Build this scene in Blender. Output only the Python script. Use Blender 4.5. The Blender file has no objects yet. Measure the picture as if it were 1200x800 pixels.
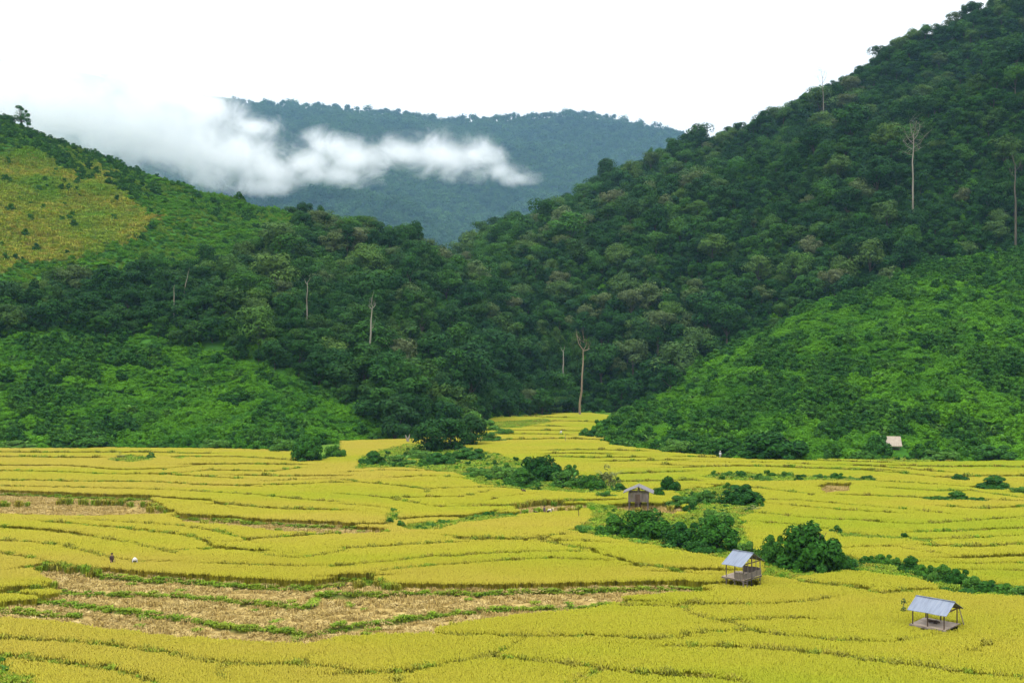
import bpy, bmesh, math, random
import numpy as np
from mathutils import Vector, Matrix, Euler

random.seed(7)
rng = np.random.default_rng(11)
S = bpy.context.scene
COL = S.collection
R = math.radians

# ------------------------------------------------------------------ camera geometry
F = 1167.0        # focal length in photo pixels (1200 wide)
HZ = 420.0        # horizon row
CX = 600.0
H = 21.5          # camera height over the paddies


def gp(px, py, z=0.0):
    """point of the photo -> world point on the level z"""
    Y = (H - z) * F / (py - HZ)
    return ((px - CX) * Y / F, Y)


def zat(py, Y):
    return H + (HZ - py) * Y / F


def to_px(x, y, z):
    return CX + F * x / y, HZ + (H - z) * F / y


# ------------------------------------------------------------------ numpy helpers
_tab = rng.random((256, 256))


def vnoise(x, y, scale, seed=0):
    x = np.asarray(x) / scale + seed * 17.31
    y = np.asarray(y) / scale + seed * 7.77
    xi = np.floor(x).astype(int); yi = np.floor(y).astype(int)
    fx = x - xi; fy = y - yi
    fx = fx * fx * (3 - 2 * fx); fy = fy * fy * (3 - 2 * fy)
    g = lambda a, b: _tab[a % 256, b % 256]
    return (g(xi, yi) * (1 - fx) + g(xi + 1, yi) * fx) * (1 - fy) + (g(xi, yi + 1) * (1 - fx) + g(xi + 1, yi + 1) * fx) * fy - .5


def inpoly(px, py, poly):
    px = np.asarray(px, float); py = np.asarray(py, float)
    ins = np.zeros(px.shape, bool)
    n = len(poly)
    for i in range(n):
        x1, y1 = poly[i]; x2, y2 = poly[(i + 1) % n]
        if y1 == y2: continue
        c = ((y1 > py) != (y2 > py)) & (px < (x2 - x1) * (py - y1) / (y2 - y1) + x1)
        ins ^= c
    return ins


def mesh_np(name, V, faces, mats=(), mi=None, smooth=False):
    """faces: (n,3) or (n,4) int array, or list of such arrays"""
    if not isinstance(faces, (list, tuple)): faces = [faces]
    faces = [np.asarray(f, np.int32) for f in faces if len(f)]
    me = bpy.data.meshes.new(name)
    V = np.asarray(V, np.float32)
    me.vertices.add(len(V)); me.vertices.foreach_set('co', V.ravel())
    nl = sum(f.size for f in faces); nf = sum(len(f) for f in faces)
    me.loops.add(nl); me.loops.foreach_set('vertex_index', np.concatenate([f.ravel() for f in faces]))
    tot = np.concatenate([np.full(len(f), f.shape[1], np.int32) for f in faces])
    st = np.concatenate([[0], np.cumsum(tot)[:-1]]).astype(np.int32)
    me.polygons.add(nf); me.polygons.foreach_set('loop_start', st)
    if mi is not None: me.polygons.foreach_set('material_index', np.asarray(mi, np.int32))
    if smooth: me.polygons.foreach_set('use_smooth', np.ones(nf, bool))
    for m in mats: me.materials.append(m)
    me.update(calc_edges=True)
    return me


def link(name, me, parent=None, loc=None):
    o = bpy.data.objects.new(name, me); COL.objects.link(o)
    if parent is not None: o.parent = parent
    if loc is not None: o.location = loc
    return o


def empty(name, loc, rz=0.0, scale=(1, 1, 1)):
    o = bpy.data.objects.new(name, None); COL.objects.link(o)
    o.empty_display_size = .3
    o.location = loc; o.rotation_euler = (0, 0, rz); o.scale = scale
    return o


def tag(o, label=None, cat=None, group=None, kind=None):
    if label: o['label'] = label
    if cat: o['category'] = cat
    if group: o['group'] = group
    if kind: o['kind'] = kind
    return o


# ------------------------------------------------------------------ materials
def newmat(name):
    m = bpy.data.materials.new(name); m.use_nodes = True
    nt = m.node_tree; nt.nodes.clear()
    return m, nt


def N(nt, t, **kw):
    n = nt.nodes.new(t)
    for k, v in kw.items():
        if k in n.inputs.keys(): n.inputs[k].default_value = v
        else: setattr(n, k, v)
    return n


def ramp(nt, stops):
    r = nt.nodes.new('ShaderNodeValToRGB')
    e = r.color_ramp.elements
    while len(e) < len(stops): e.new(.5)
    for q, (p, c) in zip(e, stops):
        q.position = p; q.color = (*c, 1)
    return r


def mul_color(nt, col_socket, val_socket, lo, hi):
    """scale a colour by a value mapped from 0..1 to lo..hi"""
    mr = N(nt, 'ShaderNodeMapRange'); mr.inputs['To Min'].default_value = lo; mr.inputs['To Max'].default_value = hi
    nt.links.new(val_socket, mr.inputs['Value'])
    m = N(nt, 'ShaderNodeVectorMath', operation='SCALE')
    nt.links.new(col_socket, m.inputs[0]); nt.links.new(mr.outputs[0], m.inputs['Scale'])
    return m.outputs[0]


def foliage(name, tones, leafvar=(.65, 1.4), patch=None, rough=.7, spec=.045, trans=.13, scale=.03):
    """tones: colours picked per plant; patch: second colour that drifts in by a broad noise over the place"""
    m, nt = newmat(name)
    oi = N(nt, 'ShaderNodeObjectInfo'); geo = N(nt, 'ShaderNodeNewGeometry')
    st = [(i / max(1, len(tones) - 1), c) for i, c in enumerate(tones)]
    rp = ramp(nt, st); nt.links.new(oi.outputs['Random'], rp.inputs[0])
    col = rp.outputs[0]
    if patch:
        nz = N(nt, 'ShaderNodeTexNoise'); nz.inputs['Scale'].default_value = scale; nz.inputs['Detail'].default_value = 3
        nt.links.new(geo.outputs['Position'], nz.inputs['Vector'])
        r2 = ramp(nt, [(.42, (0, 0, 0)), (.62, (1, 1, 1))]); nt.links.new(nz.outputs[0], r2.inputs[0])
        mx = N(nt, 'ShaderNodeMix', data_type='RGBA')
        nt.links.new(r2.outputs[0], mx.inputs[0]); nt.links.new(col, mx.inputs[6]); mx.inputs[7].default_value = (*patch, 1)
        col = mx.outputs[2]
    col = mul_color(nt, col, geo.outputs['Random Per Island'], *leafvar)
    p = N(nt, 'ShaderNodeBsdfPrincipled'); p.inputs['Roughness'].default_value = rough; p.inputs['Specular IOR Level'].default_value = spec
    t = N(nt, 'ShaderNodeBsdfTranslucent'); mxs = N(nt, 'ShaderNodeMixShader'); mxs.inputs[0].default_value = trans
    out = N(nt, 'ShaderNodeOutputMaterial')
    nt.links.new(col, p.inputs['Base Color']); nt.links.new(col, t.inputs[0])
    nt.links.new(p.outputs[0], mxs.inputs[1]); nt.links.new(t.outputs[0], mxs.inputs[2]); nt.links.new(mxs.outputs[0], out.inputs[0])
    return m


def surf(name, c1, c2, scale=2.0, rough=.85, stretch=(1, 1, 1), metal=0.0, spec=.3, bump=0.0, coords='Object', detail=5):
    m, nt = newmat(name)
    tc = N(nt, 'ShaderNodeTexCoord'); mp = N(nt, 'ShaderNodeMapping'); mp.inputs['Scale'].default_value = stretch
    nt.links.new(tc.outputs[coords], mp.inputs[0])
    nz = N(nt, 'ShaderNodeTexNoise'); nz.inputs['Scale'].default_value = scale; nz.inputs['Detail'].default_value = detail
    nt.links.new(mp.outputs[0], nz.inputs['Vector'])
    rp = ramp(nt, [(.3, c1), (.7, c2)]); nt.links.new(nz.outputs[0], rp.inputs[0])
    p = N(nt, 'ShaderNodeBsdfPrincipled'); p.inputs['Roughness'].default_value = rough; p.inputs['Metallic'].default_value = metal
    p.inputs['Specular IOR Level'].default_value = spec
    nt.links.new(rp.outputs[0], p.inputs['Base Color'])
    if bump:
        b = N(nt, 'ShaderNodeBump'); b.inputs['Strength'].default_value = bump; nt.links.new(nz.outputs[0], b.inputs['Height'])
        nt.links.new(b.outputs[0], p.inputs['Normal'])
    out = N(nt, 'ShaderNodeOutputMaterial'); nt.links.new(p.outputs[0], out.inputs[0])
    return m


M = {}
M['forest'] = foliage('forest_leaves', [(.010, .040, .008), (.019, .072, .010), (.042, .120, .012), (.012, .050, .013), (.054, .108, .017), (.026, .094, .010)],
                      patch=(.017, .062, .012), leafvar=(.5, 1.5))
M['forest_olive'] = foliage('olive_leaves', [(.085, .125, .040), (.065, .115, .032), (.11, .13, .055)], leafvar=(.6, 1.4))
M['forest_light'] = foliage('light_leaves', [(.052, .135, .016), (.038, .125, .018), (.080, .150, .026), (.060, .120, .030)], leafvar=(.6, 1.35))
M['olive_scrub'] = foliage('olive_scrub_leaves', [(.065, .185, .012), (.09, .20, .014), (.05, .165, .012)], patch=(.12, .21, .016), scale=.04, leafvar=(.7, 1.3))
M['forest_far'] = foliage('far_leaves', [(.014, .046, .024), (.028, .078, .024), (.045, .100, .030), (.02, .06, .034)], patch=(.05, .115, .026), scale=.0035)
M['vine'] = foliage('vine_leaves', [(.048, .162, .010), (.034, .122, .010), (.070, .205, .011), (.042, .145, .012)], patch=(.085, .235, .010), scale=.06, leafvar=(.72, 1.28))
M['meadow'] = foliage('meadow_grass', [(.26, .27, .03), (.18, .26, .022), (.32, .28, .04), (.21, .27, .024)], patch=(.12, .24, .016), scale=.035)
M['shrub'] = foliage('shrub_leaves', [(.016, .066, .010), (.028, .098, .011), (.048, .135, .014), (.022, .085, .014)], leafvar=(.45, 1.6))
M['shrub_light'] = foliage('pale_shrub_leaves', [(.06, .16, .02), (.085, .19, .028), (.05, .14, .02)], leafvar=(.6, 1.4))
M['shrub_dry'] = foliage('dry_shrub_leaves', [(.16, .20, .06), (.20, .22, .07)], leafvar=(.6, 1.4))
M['rice'] = foliage('rice_ears', [(.385, .35, .032), (.365, .35, .026), (.40, .345, .038)], patch=(.36, .395, .02), scale=.013, leafvar=(.88, 1.13), rough=.8, spec=.03, trans=.3)
def ripeness(m):
    nt = m.node_tree
    mix = [n for n in nt.nodes if n.type == 'MIX'][0]; rmp = mix.inputs[0].links[0].from_node
    geo = [n for n in nt.nodes if n.type == 'NEW_GEOMETRY'][0]
    mp = N(nt, 'ShaderNodeMapping'); mp.inputs['Scale'].default_value = (.018, .045, .02); nt.links.new(geo.outputs['Position'], mp.inputs[0])
    a = N(nt, 'ShaderNodeTexNoise'); a.inputs['Scale'].default_value = 1.0; a.inputs['Detail'].default_value = 4; nt.links.new(mp.outputs[0], a.inputs['Vector'])
    sx = N(nt, 'ShaderNodeSeparateXYZ'); nt.links.new(geo.outputs['Position'], sx.inputs[0])
    ma = N(nt, 'ShaderNodeMath', operation='MULTIPLY_ADD'); ma.inputs[1].default_value = .0016; nt.links.new(sx.outputs[0], ma.inputs[0]); nt.links.new(a.outputs[0], ma.inputs[2])
    r = ramp(nt, [(.34, (.41, .335, .052)), (.46, (.38, .345, .036)), (.56, (.345, .35, .028)), (.70, (.275, .34, .02))]); nt.links.new(ma.outputs[0], r.inputs[0])
    nt.links.new(r.outputs[0], mix.inputs[7]); mix.inputs[0].default_value = .75
    for l in list(mix.inputs[0].links): nt.links.remove(l)


ripeness(M['rice'])
M['grass'] = foliage('bund_grass', [(.15, .25, .016), (.19, .28, .022), (.11, .22, .015)], patch=(.21, .27, .025), scale=.2, leafvar=(.6, 1.3))
M['drygrass'] = foliage('dry_bund_grass', [(.26, .26, .03), (.30, .27, .035), (.21, .26, .025)], leafvar=(.6, 1.25))
M['straw'] = foliage('straw', [(.46, .345, .125), (.37, .27, .085), (.53, .41, .17)], leafvar=(.55, 1.2), trans=.1)
M['bark'] = surf('bark', (.05, .045, .032), (.11, .095, .07), 1.5, stretch=(1, 1, .2))
M['palebark'] = surf('pale_bark', (.15, .135, .105), (.28, .255, .21), .8, stretch=(1, 1, .15), bump=.3)
M['brownbark'] = surf('brown_bark', (.16, .11, .07), (.29, .23, .16), .8, stretch=(1, 1, .15), bump=.3)
M['greywood'] = surf('grey_wood', (.15, .12, .095), (.31, .26, .21), 3, stretch=(1, 1, .3), bump=.2)
M['oldwood'] = surf('old_grey_wood', (.085, .07, .058), (.20, .17, .145), 3, stretch=(1, 1, .3), bump=.2)
M['darkwood'] = surf('dark_wood', (.045, .030, .022), (.12, .08, .055), 3, stretch=(1, 1, .3), bump=.2)
M['deck'] = surf('deck_bamboo', (.26, .20, .15), (.50, .41, .33), 4, stretch=(.3, 3, 1), bump=.2)
M['thatch'] = surf('thatch', (.22, .18, .14), (.38, .32, .25), 5, stretch=(3, .3, .3), bump=.4)
M['greythatch'] = surf('weathered_roofing', (.10, .095, .098), (.21, .20, .205), 5, stretch=(3, .3, .3), bump=.4)


def metal_roof():
    m, nt = newmat('zinc_sheet')
    tc = N(nt, 'ShaderNodeTexCoord')
    nz = N(nt, 'ShaderNodeTexNoise'); nz.inputs['Scale'].default_value = 1.3; nz.inputs['Detail'].default_value = 6
    mp = N(nt, 'ShaderNodeMapping'); mp.inputs['Scale'].default_value = (2.5, .5, .5)
    nt.links.new(tc.outputs['Object'], mp.inputs[0]); nt.links.new(mp.outputs[0], nz.inputs['Vector'])
    rp = ramp(nt, [(.2, (.10, .12, .16)), (.5, (.165, .195, .255)), (.62, (.185, .215, .27)), (.9, (.235, .235, .25))]); nt.links.new(nz.outputs[0], rp.inputs[0])
    p = N(nt, 'ShaderNodeBsdfPrincipled'); p.inputs['Roughness'].default_value = .5; p.inputs['Metallic'].default_value = .25
    nt.links.new(rp.outputs[0], p.inputs['Base Color'])
    out = N(nt, 'ShaderNodeOutputMaterial'); nt.links.new(p.outputs[0], out.inputs[0])
    return m


M['zinc'] = metal_roof()


def hill_mat(name, base, alt, meadow=None):
    m, nt = newmat(name)
    geo = N(nt, 'ShaderNodeNewGeometry')
    nz = N(nt, 'ShaderNodeTexNoise'); nz.inputs['Scale'].default_value = .12; nz.inputs['Detail'].default_value = 8
    nt.links.new(geo.outputs['Position'], nz.inputs['Vector'])
    rp = ramp(nt, [(.35, base), (.65, alt)]); nt.links.new(nz.outputs[0], rp.inputs[0])
    col = rp.outputs[0]
    if meadow:
        at = N(nt, 'ShaderNodeAttribute', attribute_name='meadow')
        mx = N(nt, 'ShaderNodeMix', data_type='RGBA'); mx.inputs[7].default_value = (*meadow, 1)
        nt.links.new(at.outputs['Fac'], mx.inputs[0]); nt.links.new(col, mx.inputs[6]); col = mx.outputs[2]
    p = N(nt, 'ShaderNodeBsdfDiffuse'); nt.links.new(col, p.inputs[0])
    out = N(nt, 'ShaderNodeOutputMaterial'); nt.links.new(p.outputs[0], out.inputs[0])
    return m


def ground_mat():
    m, nt = newmat('paddy_soil')
    geo = N(nt, 'ShaderNodeNewGeometry')
    def noise(s, d=6):
        n = N(nt, 'ShaderNodeTexNoise'); n.inputs['Scale'].default_value = s; n.inputs['Detail'].default_value = d
        nt.links.new(geo.outputs['Position'], n.inputs['Vector']); return n.outputs[0]
    r0 = ramp(nt, [(.35, (.19, .18, .035)), (.65, (.27, .25, .045))]); nt.links.new(noise(.8), r0.inputs[0])
    r1 = ramp(nt, [(.30, (.19, .13, .045)), (.5, (.33, .24, .085)), (.72, (.45, .35, .14))]); nt.links.new(noise(.9, 8), r1.inputs[0])
    r2 = ramp(nt, [(.35, (.06, .13, .018)), (.65, (.12, .21, .03))]); nt.links.new(noise(.6), r2.inputs[0])
    def mix(attr, a, b):
        at = N(nt, 'ShaderNodeAttribute', attribute_name=attr)
        x = N(nt, 'ShaderNodeMix', data_type='RGBA')
        nt.links.new(at.outputs['Fac'], x.inputs[0]); nt.links.new(a, x.inputs[6]); nt.links.new(b, x.inputs[7]); return x.outputs[2]
    c = mix('stubble', r0.outputs[0], r1.outputs[0]); c = mix('grassy', c, r2.outputs[0])
    p = N(nt, 'ShaderNodeBsdfDiffuse'); nt.links.new(c, p.inputs[0])
    out = N(nt, 'ShaderNodeOutputMaterial'); nt.links.new(p.outputs[0], out.inputs[0])
    return m


# ------------------------------------------------------------------ plant meshes
def leaf_quads(C, Nrm, size, rs=None, aspect=1.0):
    """one folded-flat quad per row: centre C, normal Nrm, size"""
    n = len(C)
    Nrm = Nrm / np.maximum(np.linalg.norm(Nrm, axis=1, keepdims=True), 1e-6)
    a = rng.normal(size=(n, 3)); a -= (a * Nrm).sum(1, keepdims=True) * Nrm
    a /= np.maximum(np.linalg.norm(a, axis=1, keepdims=True), 1e-6)
    b = np.cross(Nrm, a)
    s = (size * (.6 + .8 * rng.random(n)))[:, None]
    V = np.stack([C - a * s * .6, C + b * s * .33 * aspect - Nrm * s * .08, C + a * s * .6, C - b * s * .33 * aspect - Nrm * s * .08], 1)
    return V.reshape(-1, 3), np.arange(4 * n).reshape(n, 4)


def sphere_dirs(n):
    v = rng.normal(size=(n, 3)); return v / np.linalg.norm(v, axis=1, keepdims=True)


def lobes_leaves(lobes, per, leaf, up=.35, jit=.30, fill=.2):
    """lobes: (cx,cy,cz,rx,ry,rz)"""
    Vs, Fs, off = [], [], 0
    for (cx, cy, cz, rx, ry, rz) in lobes:
        n = per
        d = sphere_dirs(n)
        d[:, 2] = np.where((d[:, 2] < -.35) & (rng.random(n) < .6), -d[:, 2], d[:, 2])
        rad = np.where(rng.random(n) < fill, .35 + .5 * rng.random(n), .84 + .24 * rng.random(n))
        C = np.array([cx, cy, cz]) + d * np.array([rx, ry, rz]) * rad[:, None]
        nr = d + np.array([0, 0, up]) + jit * rng.normal(size=(n, 3))
        v, f = leaf_quads(C, nr, np.full(n, leaf))
        Vs.append(v); Fs.append(f + off); off += len(v)
    return np.concatenate(Vs), np.concatenate(Fs)


def tube(pts, rads, sides=6):
    pts = [Vector(p) for p in pts]
    V, Fc = [], []
    for i, p in enumerate(pts):
        d = (pts[min(i + 1, len(pts) - 1)] - pts[max(i - 1, 0)]).normalized()
        u = d.orthogonal().normalized(); w = d.cross(u)
        for k in range(sides):
            a = 2 * math.pi * k / sides
            V.append(p + (u * math.cos(a) + w * math.sin(a)) * rads[i])
    for i in range(len(pts) - 1):
        for k in range(sides):
            a = i * sides + k; b = i * sides + (k + 1) % sides
            Fc.append((a, b, b + sides, a + sides))
    return [tuple(v) for v in V], Fc


class MB:
    """collects boxes and tubes that become ONE mesh"""
    def __init__(s): s.V = []; s.F = []
    def add(s, V, Fc):
        o = len(s.V); s.V += [tuple(v) for v in V]; s.F += [tuple(i + o for i in f) for f in Fc]; return s
    def tube(s, pts, rads, sides=6):
        V, Fc = tube(pts, rads, sides); o = len(V) - sides
        Fc = Fc + [tuple(range(sides))[::-1], tuple(range(o, o + sides))]
        return s.add(V, Fc)
    def box(s, c, d, rz=0.0, rx=0.0, ry=0.0):
        m = Matrix.Translation(c) @ Euler((rx, ry, rz)).to_matrix().to_4x4()
        V = [m @ Vector((sx * d[0] / 2, sy * d[1] / 2, sz * d[2] / 2)) for sz in (-1, 1) for sy in (-1, 1) for sx in (-1, 1)]
        return s.add(V, [(0, 2, 3, 1), (4, 5, 7, 6), (0, 1, 5, 4), (2, 6, 7, 3), (0, 4, 6, 2), (1, 3, 7, 5)])
    def mesh(s, name, mat):
        me = bpy.data.meshes.new(name); me.from_pydata(s.V, [], s.F); me.materials.append(mat); me.update(); return me
    def build(s, name, mat, parent=None, loc=None): return link(name, s.mesh(name, mat), parent, loc)


def crown_lobes(h, w, base, n, flat=.8, seed=0):
    r = random.Random(seed); L = []
    hh = (h - base) / 2
    for i in range(n):
        a = i * 2.4 + r.uniform(-.5, .5); t = (i + .5) / n
        q = math.sqrt(t) if i % 3 else t * .5
        rr = w / 2 * (.18 + .62 * q) * r.uniform(.8, 1.1)
        z = base + hh * (1 + r.uniform(-.75, .8) * (1 - .35 * q))
        s = w * r.uniform(.13, .27)
        L.append((rr * math.cos(a), rr * math.sin(a), z, s, s * r.uniform(.85, 1.15), s * flat * r.uniform(.8, 1.1)))
    L.append((0, 0, base + hh * 1.55, w * .22, w * .22, w * .2))
    L.append((0, 0, base + hh * .9, w * .3, w * .3, hh * .7))
    return L


def make_tree(kind, seed):
    """returns (trunk mesh, crown mesh, height)"""
    r = random.Random(seed)
    if kind == 'broad': h, w, base, n, per, leaf, mat = 15, 12.5, 2.6, 13, 210, .74, 'forest'
    elif kind == 'round': h, w, base, n, per, leaf, mat = 11, 9.5, .9, 11, 200, .68, 'forest'
    elif kind == 'tall': h, w, base, n, per, leaf, mat = 21, 10.5, 7.5, 13, 190, .70, 'forest'
    elif kind == 'draped': h, w, base, n, per, leaf, mat = 12, 5.6, .8, 13, 140, .50, 'forest'
    elif kind == 'olive': h, w, base, n, per, leaf, mat = 13, 12.5, 3, 15, 150, .70, 'forest_olive'
    elif kind == 'light': h, w, base, n, per, leaf, mat = 14, 13, 2.4, 15, 180, .72, 'forest_light'
    elif kind == 'bushy': h, w, base, n, per, leaf, mat = 10, 11.5, 1.2, 16, 150, .62, 'forest_light'
    elif kind == 'small': h, w, base, n, per, leaf, mat = 7.5, 6.5, 1.2, 11, 150, .46, 'forest'
    L = crown_lobes(h, w, base, n, seed=seed)
    if kind == 'draped':
        L = [(r.uniform(-.8, .8), r.uniform(-.8, .8), 1 + (h - 2) * i / n, w * .27 * (1.15 - .35 * i / n), w * .27, w * .3) for i in range(n)]
        L += [(w * .3 * math.cos(i * 2.1), w * .3 * math.sin(i * 2.1), h * (.25 + .12 * i), w * .22, w * .22, w * .25) for i in range(5)]
    V, Fq = lobes_leaves(L, per, leaf, up=.5, jit=.3, fill=.16)
    crown = mesh_np('crown', V, Fq, [M[mat]])
    mb = MB()
    tr = h * .017 + .05
    top = base + (h - base) * .6
    lean = r.uniform(-.03, .03) * h
    mid = (lean * .5, 0, base * .8 + .3)
    mb.tube([(0, 0, -1.2), mid, (lean, 0, top)], [tr * 1.25, tr, tr * .4])
    for l in L[:7]:
        mb.tube([(lean * .6, 0, base * .85 + .4), (l[0] * .55, l[1] * .55, (base + l[2]) / 2), (l[0], l[1], l[2])], [tr * .55, tr * .35, tr * .12], 5)
    trunk = mb.mesh('trunk', M['bark'])
    return trunk, crown, h


def joined(name, trunk, crown):
    nt_, nc = len(trunk.vertices), len(crown.vertices)
    V = np.zeros((nt_ + nc, 3), np.float32)
    a = np.zeros(nt_ * 3, np.float32); trunk.vertices.foreach_get('co', a); V[:nt_] = a.reshape(-1, 3)
    a = np.zeros(nc * 3, np.float32); crown.vertices.foreach_get('co', a); V[nt_:] = a.reshape(-1, 3)
    tq = np.array([list(p.vertices) for p in trunk.polygons if len(p.vertices) == 4])
    cq = np.zeros(len(crown.polygons) * 4, np.int32); crown.polygons.foreach_get('vertices', cq)
    cq = cq.reshape(-1, 4) + nt_
    return mesh_np(name, V, np.concatenate([tq, cq]), [trunk.materials[0], crown.materials[0]],
                   mi=np.concatenate([np.zeros(len(tq)), np.ones(len(cq))]))


def mound_mesh(name, w, h, n, per, leaf, mat, seed, arch=0):
    r = random.Random(seed); L = []
    for i in range(n):
        a = i * 2.4; q = math.sqrt((i + .3) / n)
        rr = w / 2 * .78 * q
        s = w * r.uniform(.09, .21)
        zz = h * (1 - .66 * q * q) * r.uniform(.4, 1.05) - s * .4
        if i % 5 == 3: rr *= 1.3; s *= .75
        if i % 6 == 2: zz *= 1.3; s *= .7
        L.append((rr * math.cos(a), rr * math.sin(a), max(zz, .02 * h), s, s, min(s, h * .4)))
    L.append((0, 0, h * .35, w * .3, w * .3, h * .4))
    V, Fq = lobes_leaves(L, per, leaf, up=.45, jit=.38, fill=.18)
    V[:, 2] = np.maximum(V[:, 2], -.05)
    if arch:     # arching blades (banana, tall grass)
        vs, fs, off = [V], [Fq], len(V)
        for i in range(arch):
            a = r.uniform(0, 6.28); l = h * r.uniform(.7, 1.2); bw = leaf * .55
            bx, by = r.uniform(-.25, .25) * w, r.uniform(-.25, .25) * w
            P = []
            for k in range(5):
                t = k / 4
                P.append(Vector((bx + math.cos(a) * l * .6 * t * t, by + math.sin(a) * l * .6 * t * t, h * .35 + l * (1.1 * t - .62 * t * t))))
            sd = Vector((-math.sin(a), math.cos(a), 0))
            q = []
            for k, p in enumerate(P):
                ww = bw * (.3, .9, 1, .8, .1)[k]; q += [tuple(p - sd * ww), tuple(p + sd * ww)]
            vs.append(np.array(q)); fs.append(np.array([(2 * k, 2 * k + 1, 2 * k + 3, 2 * k + 2) for k in range(4)]) + off); off += 10
        V = np.concatenate(vs); Fq = np.concatenate(fs)
    return mesh_np(name, V, Fq, [M[mat]])


def blades_mesh(name, rad, h, n, bw, mat, droop=.5, ear=True, hvar=.25):
    """a tuft patch: n stalks inside a disc; each a two-piece blade that droops"""
    a = rng.random(n) * 6.283; rr = rad * np.sqrt(rng.random(n))
    x = rr * np.cos(a); y = rr * np.sin(a)
    d = rng.random(n) * 6.283; hh = h * (1 - hvar + 2 * hvar * rng.random(n)) * (.93 if ear else 1)
    ln = h * droop * (.4 + .8 * rng.random(n))
    ux, uy = np.cos(d), np.sin(d); sx, sy = -uy, ux
    w = bw * (.7 + .6 * rng.random(n))
    z0 = np.zeros(n)
    p0 = np.stack([x, y, z0], 1); p1 = np.stack([x + ux * ln * .3, y + uy * ln * .3, hh * .8], 1)
    p2 = np.stack([x + ux * ln * .75, y + uy * ln * .75, hh], 1); p3 = np.stack([x + ux * ln * 1.15, y + uy * ln * 1.15, hh * (.84 if ear else .9)], 1)
    s = np.stack([sx, sy, np.zeros(n)], 1) * w[:, None]
    k1, k2, k3 = (.5, .9, .35) if ear else (.9, .6, .1)
    V = np.stack([p0 - s * .4, p0 + s * .4, p1 - s * k1, p1 + s * k1, p2 - s * k2, p2 + s * k2, p3 - s * k3, p3 + s * k3], 1).reshape(-1, 3)
    o = (np.arange(n) * 8)[:, None]
    Fq = np.concatenate([o + np.array([0, 1, 3, 2]), o + np.array([2, 3, 5, 4]), o + np.array([4, 5, 7, 6])])
    return mesh_np(name, V, Fq, [M[mat]])


def straw_mesh(name, rad, n, mat, ln=.35):
    a = rng.random(n) * 6.283; rr = rad * np.sqrt(rng.random(n))
    C = np.stack([rr * np.cos(a), rr * np.sin(a), .03 + .10 * rng.random(n)], 1)
    nr = np.stack([rng.normal(size=n) * .5, rng.normal(size=n) * .5, np.ones(n)], 1)
    V, Fq = leaf_quads(C, nr, np.full(n, ln), aspect=.4)
    V[:, 2] = np.maximum(V[:, 2], .01)
    return mesh_np(name, V, Fq, [M[mat]])


def scatter(name, protos, P, rz, sc, idx, label=None, cat=None):
    """one 'stuff' object: the mesh of its points, a copy of a plant standing on each"""
    c = bpy.data.collections.new(name + '_plants')
    for i, me in enumerate(protos):
        o = bpy.data.objects.new('%s_%02d' % (name, i), me); c.objects.link(o)
    n = len(P)
    me = bpy.data.meshes.new(name); me.vertices.add(n); me.vertices.foreach_set('co', np.asarray(P, np.float32).ravel())
    a = me.attributes.new('idx', 'INT', 'POINT'); a.data.foreach_set('value', np.asarray(idx, np.int32))
    a = me.attributes.new('rot', 'FLOAT_VECTOR', 'POINT')
    rv = np.zeros((n, 3), np.float32); rv[:, 2] = rz; a.data.foreach_set('vector', rv.ravel())
    a = me.attributes.new('scl', 'FLOAT_VECTOR', 'POINT')
    sc = np.asarray(sc, np.float32)
    if sc.ndim == 1: sc = np.stack([sc, sc, sc], 1)
    a.data.foreach_set('vector', sc.ravel())
    o = link(name, me)
    g = bpy.data.node_groups.new(name, 'GeometryNodeTree')
    g.interface.new_socket('Geometry', in_out='INPUT', socket_type='NodeSocketGeometry')
    g.interface.new_socket('Geometry', in_out='OUTPUT', socket_type='NodeSocketGeometry')
    gi = g.nodes.new('NodeGroupInput'); go = g.nodes.new('NodeGroupOutput')
    ci = g.nodes.new('GeometryNodeCollectionInfo'); ci.inputs[0].default_value = c
    ci.inputs['Separate Children'].default_value = True; ci.inputs['Reset Children'].default_value = True
    ip = g.nodes.new('GeometryNodeInstanceOnPoints'); ip.inputs['Pick Instance'].default_value = True
    def na(t, nm):
        q = g.nodes.new('GeometryNodeInputNamedAttribute'); q.data_type = t; q.inputs[0].default_value = nm; return q
    L = g.links.new
    L(gi.outputs[0], ip.inputs['Points']); L(ci.outputs[0], ip.inputs['Instance'])
    L(na('INT', 'idx').outputs[0], ip.inputs['Instance Index'])
    L(na('FLOAT_VECTOR', 'rot').outputs[0], ip.inputs['Rotation']); L(na('FLOAT_VECTOR', 'scl').outputs[0], ip.inputs['Scale'])
    L(ip.outputs[0], go.inputs[0])
    md = o.modifiers.new('plants', 'NODES'); md.node_group = g
    tag(o, label, cat, kind='stuff')
    return o


# ------------------------------------------------------------------ paddies: bunds traced on the ground
def crop(x0, pts): return [(x0 + a / 2.8575, 520 + b / 2.8575) for a, b in pts]


BUNDS = []      # (world polyline, half gap, green 0..1, step)


def bund(x0, style, *pts):
    hw, gr, st = {'t': (.05, .15, .09), 'g': (.16, 1.0, .19), 'm': (.13, .5, .15), 'f': (.20, .3, .2), 'w': (.12, .15, .10)}[style]
    BUNDS.append((np.array([gp(px, py, .55) for px, py in crop(x0, pts)]), hw, gr, st))


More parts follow.
